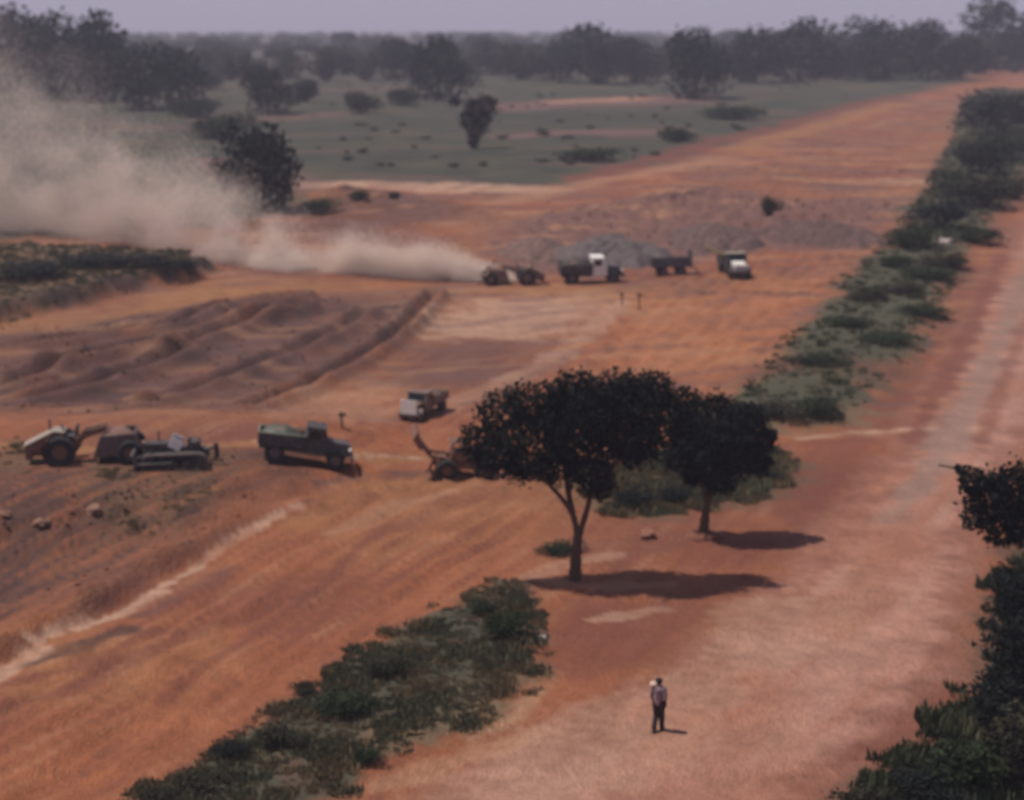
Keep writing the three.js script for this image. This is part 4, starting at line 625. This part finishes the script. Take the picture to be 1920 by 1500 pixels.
// ------------------------------------------------------------------ the person on the road
{
  const b = ground(1234, 1370), t = thing('person', 'person in dark trousers and mauve-grey shirt walking on the dirt road', 'person', b, 2.75);
  t.scale.setScalar(104 * pxm(b) * 0.92 / Math.cos(0.4) / 1.74);
  const smin = (a, c, k) => { const h = clamp(0.5 + 0.5 * (c - a) / k, 0, 1); return lerp(c, a, h) - k * h * (1 - h); };
  const cap = (q, A, B) => { const ux = B[0] - A[0], uy = B[1] - A[1], uz = B[2] - A[2], wx = q[0] - A[0], wy = q[1] - A[1], wz = q[2] - A[2], h = clamp((wx * ux + wy * uy + wz * uz) / (ux * ux + uy * uy + uz * uz + 1e-9), 0, 1); return Math.hypot(wx - ux * h, wy - uy * h, wz - uz * h) - lerp(A[3], B[3], h); };
  const field = (bones, k, lo, hi, res) => {
    const mc = new MarchingCubes(res, barkMat, false, false, 120000), s = Math.max(hi[0] - lo[0], hi[1] - lo[1], hi[2] - lo[2]) / 2, c = [0, 1, 2].map((i) => (lo[i] + hi[i]) / 2); mc.isolation = 0;
    for (let z = 0; z < res; z++) for (let y = 0; y < res; y++) for (let x = 0; x < res; x++) {
      const q = [c[0] + (x / (res / 2) - 1) * s, c[1] + (y / (res / 2) - 1) * s, c[2] + (z / (res / 2) - 1) * s]; let d = 1e3;
      if (q[0] > lo[0] - 0.05 && q[0] < hi[0] + 0.05 && q[2] > lo[2] - 0.05 && q[2] < hi[2] + 0.05) for (const [A, B] of bones) d = smin(d, cap(q, A, B), k);
      mc.field[z * res * res + y * res + x] = -d;
    }
    mc.update(); const g = new THREE.BufferGeometry(), n = mc.count, p = mc.positionArray.slice(0, n * 3), o = mc.normalArray.slice(0, n * 3);
    for (let i = 0; i < n; i++) for (let a = 0; a < 3; a++) p[i * 3 + a] = p[i * 3 + a] * s + c[a];
    g.setAttribute('position', new THREE.BufferAttribute(p, 3)); g.setAttribute('normal', new THREE.BufferAttribute(o, 3)); return g;
  };
  // x right, y up, z forward; mid-stride, arms close, left hand at a bundle on the shoulder
  const hipL = [-0.09, 0.90, 0], hipR = [0.09, 0.90, 0], knL = [-0.08, 0.49, 0.10], knR = [0.08, 0.48, 0.02], anL = [-0.08, 0.09, 0.10], anR = [0.08, 0.12, -0.20];
  const shL = [-0.17, 1.40, 0], shR = [0.17, 1.40, 0], elL = [-0.23, 1.13, -0.05], elR = [0.23, 1.13, -0.02], wrL = [-0.22, 0.90, 0.02], wrR = [0.21, 0.90, 0.10], J = (p, r) => [...p, r];
  const bones = [[J([0, 0.95, 0], 0.125), J([0, 1.15, 0], 0.115)], [J([0, 1.15, 0], 0.115), J([0, 1.33, 0], 0.135)], [J([-0.08, 1.36, 0], 0.09), J([0.08, 1.36, 0], 0.09)], [J([0, 1.40, 0], 0.062), J([0, 1.53, 0.015], 0.055)], [J([0, 1.60, 0.02], 0.09), J([0, 1.66, 0.0], 0.092)], [J([0, 1.555, 0.05], 0.055), J([0, 1.6, 0.05], 0.06)], [J([0, 1.60, 0.105], 0.016), J([0, 1.635, 0.10], 0.012)], [J([-0.09, 1.62, 0], 0.02), J([-0.092, 1.64, 0], 0.02)], [J([0.09, 1.62, 0], 0.02), J([0.092, 1.64, 0], 0.02)],
    [J(shL, 0.062), J(elL, 0.044)], [J(elL, 0.044), J(wrL, 0.03)], [J(shR, 0.062), J(elR, 0.044)], [J(elR, 0.044), J(wrR, 0.03)],
    [J(hipL, 0.095), J(knL, 0.06)], [J(knL, 0.06), J(anL, 0.042)], [J(hipR, 0.095), J(knR, 0.06)], [J(knR, 0.06), J(anR, 0.042)], [J([anL[0], 0.045, 0.08], 0.042), J([anL[0] - 0.01, 0.035, 0.24], 0.034)], [J([anR[0], 0.09, -0.23], 0.042), J([anR[0] + 0.01, 0.035, -0.09], 0.034)]];
  const skin = std(0.085, 0.042, 0.028, 0.6);
  const geos = [field(bones, 0.03, [-0.34, -0.03, -0.34], [0.34, 1.80, 0.34], 120)];
  for (const [w, s, f] of [[wrL, -1, 0.1], [wrR, 1, 0.25]]) { const h = [[J(w, 0.026), J([w[0], w[1] - 0.05, w[2] + 0.01], 0.030)], [J([w[0], w[1] - 0.03, w[2] - 0.02], 0.02), J([w[0], w[1] - 0.085, w[2] - 0.022], 0.012)]]; for (let i = 0; i < 4; i++) { const z = w[2] + 0.033 - i * 0.021, l = [0.075, 0.085, 0.08, 0.062][i]; h.push([J([w[0], w[1] - 0.085, z], 0.0095), J([w[0] - s * 0.012, w[1] - 0.085 - l * 0.5, z + 0.006], 0.009)], [J([w[0] - s * 0.012, w[1] - 0.085 - l * 0.5, z + 0.006], 0.009), J([w[0] - s * 0.034, w[1] - 0.085 - l * 0.95, z + 0.012], 0.0075)]); } h.push([J([w[0], w[1] - 0.03, w[2] + 0.03], 0.014), J([w[0] - s * 0.02, w[1] - 0.07, w[2] + 0.062], 0.011)], [J([w[0] - s * 0.02, w[1] - 0.07, w[2] + 0.062], 0.011), J([w[0] - s * 0.03, w[1] - 0.1, w[2] + 0.058], 0.009)]); geos.push(field(h, 0.008, [w[0] - 0.09, w[1] - 0.2, w[2] - 0.09], [w[0] + 0.09, w[1] + 0.03, w[2] + 0.1], 64)); }
  mesh('body', mergeGeometries(geos), skin, t);
  const up = (bs, e) => bs.map(([A, B]) => [[A[0], A[1], A[2], A[3] + e], [B[0], B[1], B[2], B[3] + e]]);
  mesh('trousers', field([...up([bones[13], bones[15]], 0.022), [J(knL, 0.086), J([anL[0], 0.12, anL[2]], 0.078)], [J(knR, 0.086), J([anR[0], 0.15, anR[2] + 0.02], 0.078)], [J([-0.05, 0.95, 0], 0.12), J([0.05, 0.95, 0], 0.12)], [J([0, 0.95, 0], 0.135), J([0, 1.02, 0], 0.13)]], 0.03, [-0.3, 0.0, -0.36], [0.3, 1.2, 0.3], 84), std(0.022, 0.012, 0.011, 0.95), t);
  mesh('shirt', field([...up([bones[0], bones[1], bones[2]], 0.022), ...up([bones[9], bones[11]], 0.018)], 0.04, [-0.36, 0.75, -0.3], [0.36, 1.55, 0.3], 84), std(0.20, 0.135, 0.155, 0.95), t);
  mesh('hair', (() => { const g = new THREE.SphereGeometry(0.104, 20, 14, 0, 6.283, 0, 1.75); g.rotateX(-0.35); g.translate(0, 1.645, -0.005); return g; })(), std(0.012, 0.010, 0.010, 0.9), t);
  for (const s of [-1, 1]) { const g = new THREE.SphereGeometry(0.012, 10, 8); g.translate(s * 0.033, 1.632, 0.089); mesh('eye', g, std(0.5, 0.48, 0.45, 0.3), t); }
  const m = new THREE.BoxGeometry(0.05, 0.01, 0.012); m.translate(0, 1.572, 0.107); mesh('mouth', m, std(0.07, 0.022, 0.02, 0.6), t);
  for (const s of [-1, 1]) { const a = s < 0 ? anL : anR, g = box(0.095, 0.07, 0.27, a[0], s < 0 ? 0.035 : 0.05, s < 0 ? 0.15 : -0.16, 0.035); mesh('shoe', g, std(0.02, 0.014, 0.012, 0.7), t); }
  const bw = t.localToWorld(new THREE.Vector3(0.15, 1.44, 0.0)); t.updateMatrixWorld(true); bw.copy(t.localToWorld(new THREE.Vector3(0.16, 1.50, 0.0)));
  const g = new THREE.SphereGeometry(0.11, 16, 12); g.scale(1.1, 0.75, 1.2); { const p = g.attributes.position; for (let i = 0; i < p.count; i++) { const k = 1 + 0.18 * n3(p.getX(i) * 14, p.getY(i) * 14, p.getZ(i) * 14); p.setXYZ(i, p.getX(i) * k, p.getY(i) * k, p.getZ(i) * k); } g.computeVertexNormals(); }
  const o = mesh('bundle', g, std(0.5, 0.36, 0.3, 0.95), scene); o.position.copy(bw); tag(o, 'small pale bundle on the shoulder of the walking person', 'bundle');
}

// ------------------------------------------------------------------ the dust, as grains in the air
{
  const R = rng(901), M = new THREE.Matrix4(), Q = new THREE.Quaternion(), E = new THREE.Euler();
  // spine: [pixel x, pixel y of the ground under it, height in metres, half depth in metres, density]
  const S = [[945, 531, 0.8, 1.6, 0.5], [905, 530, 1.4, 1.8, 1.0], [850, 528, 2.4, 2.2, 1.1], [760, 524, 3.3, 3.0, 1.15], [660, 519, 3.8, 3.8, 1.2], [560, 514, 4.4, 4.6, 1.2], [460, 503, 6.0, 5.5, 1.1], [360, 488, 8.2, 6.5, 1.05], [240, 468, 11.0, 7.5, 1.0], [120, 452, 14.5, 8.5, 0.95], [0, 445, 17.5, 9.5, 0.9], [-130, 440, 21, 10, 0.85], [-280, 436, 22, 11, 0.8]].map(([x, y, h, w, d]) => [...flat(x, y), h, w, d]);
  const at = (u) => { const f = u * (S.length - 1), i = Math.min(S.length - 2, Math.floor(f)), t = f - i; return S[i].map((v, k) => lerp(v, S[i + 1][k], t)); };
  const speck = new THREE.OctahedronGeometry(1, 0);
  const MOST = 760000, mat = new Float32Array(MOST * 16); let made = 0;
  for (let tries = 0; made < MOST && tries < 3e7; tries++) {
    const u = R(), [x0, z0, h, w, dn] = at(u);
    if (R() > Math.pow((h * w) / 231, 0.8) * 2.2 + 0.12) continue;     // even share of the volume, thicker near the machine
    const fy = R() * 1.55, a = (R() + R() + R() - 1.5) / 1.5;
    const y = fy * h, x = x0 + (R() - 0.5) * 5 - fy * 1.5, z = z0 + a * w * (0.6 + 0.6 * fy) - w * 0.55;
    const puff = n3(x / 5.5, y / 4.5, z / 7) * 0.62 + n3(x / 2.2, y / 1.8, z / 3 + 9) * 0.22 + n3(x / 13, y / 9, z / 14 + 4) * 0.5;
    const top = 0.86 + 0.22 * puff, body = (1 - sst(top - 0.8, top + 0.55, fy)) * (0.16 + 0.84 * Math.exp(-fy * 1.9)) * sst(-0.6, 0.55, puff + 0.35 * (1 - fy));
    if (R() > body * dn || R() < sst(-1.5, 3.5, z - z0) || y < 0.02) continue;
    const s = 0.014 + 0.015 * R(); E.set(R() * 6.28, R() * 6.28, R() * 6.28);
    M.compose(new THREE.Vector3(x, height(x, z) + y, z), Q.setFromEuler(E), new THREE.Vector3(s, s, s)); M.toArray(mat, made * 16); made++;
  }
  const o = new THREE.InstancedMesh(speck, new THREE.MeshPhysicalMaterial({ color: new THREE.Color().setRGB(0.91, 0.835, 0.785), roughness: 1, transmission: 0.5, thickness: 0, specularIntensity: 0 }), made);
  o.instanceMatrix.array.set(mat.subarray(0, made * 16)); o.name = 'dust_cloud'; o.castShadow = true; o.receiveShadow = true;
  tag(o, 'pale plume of dust trailing from the scraper and billowing up to the left', 'dust', null, 'stuff'); scene.add(o);
  console.log('grains', made);
}
renderer.render(scene, camera);
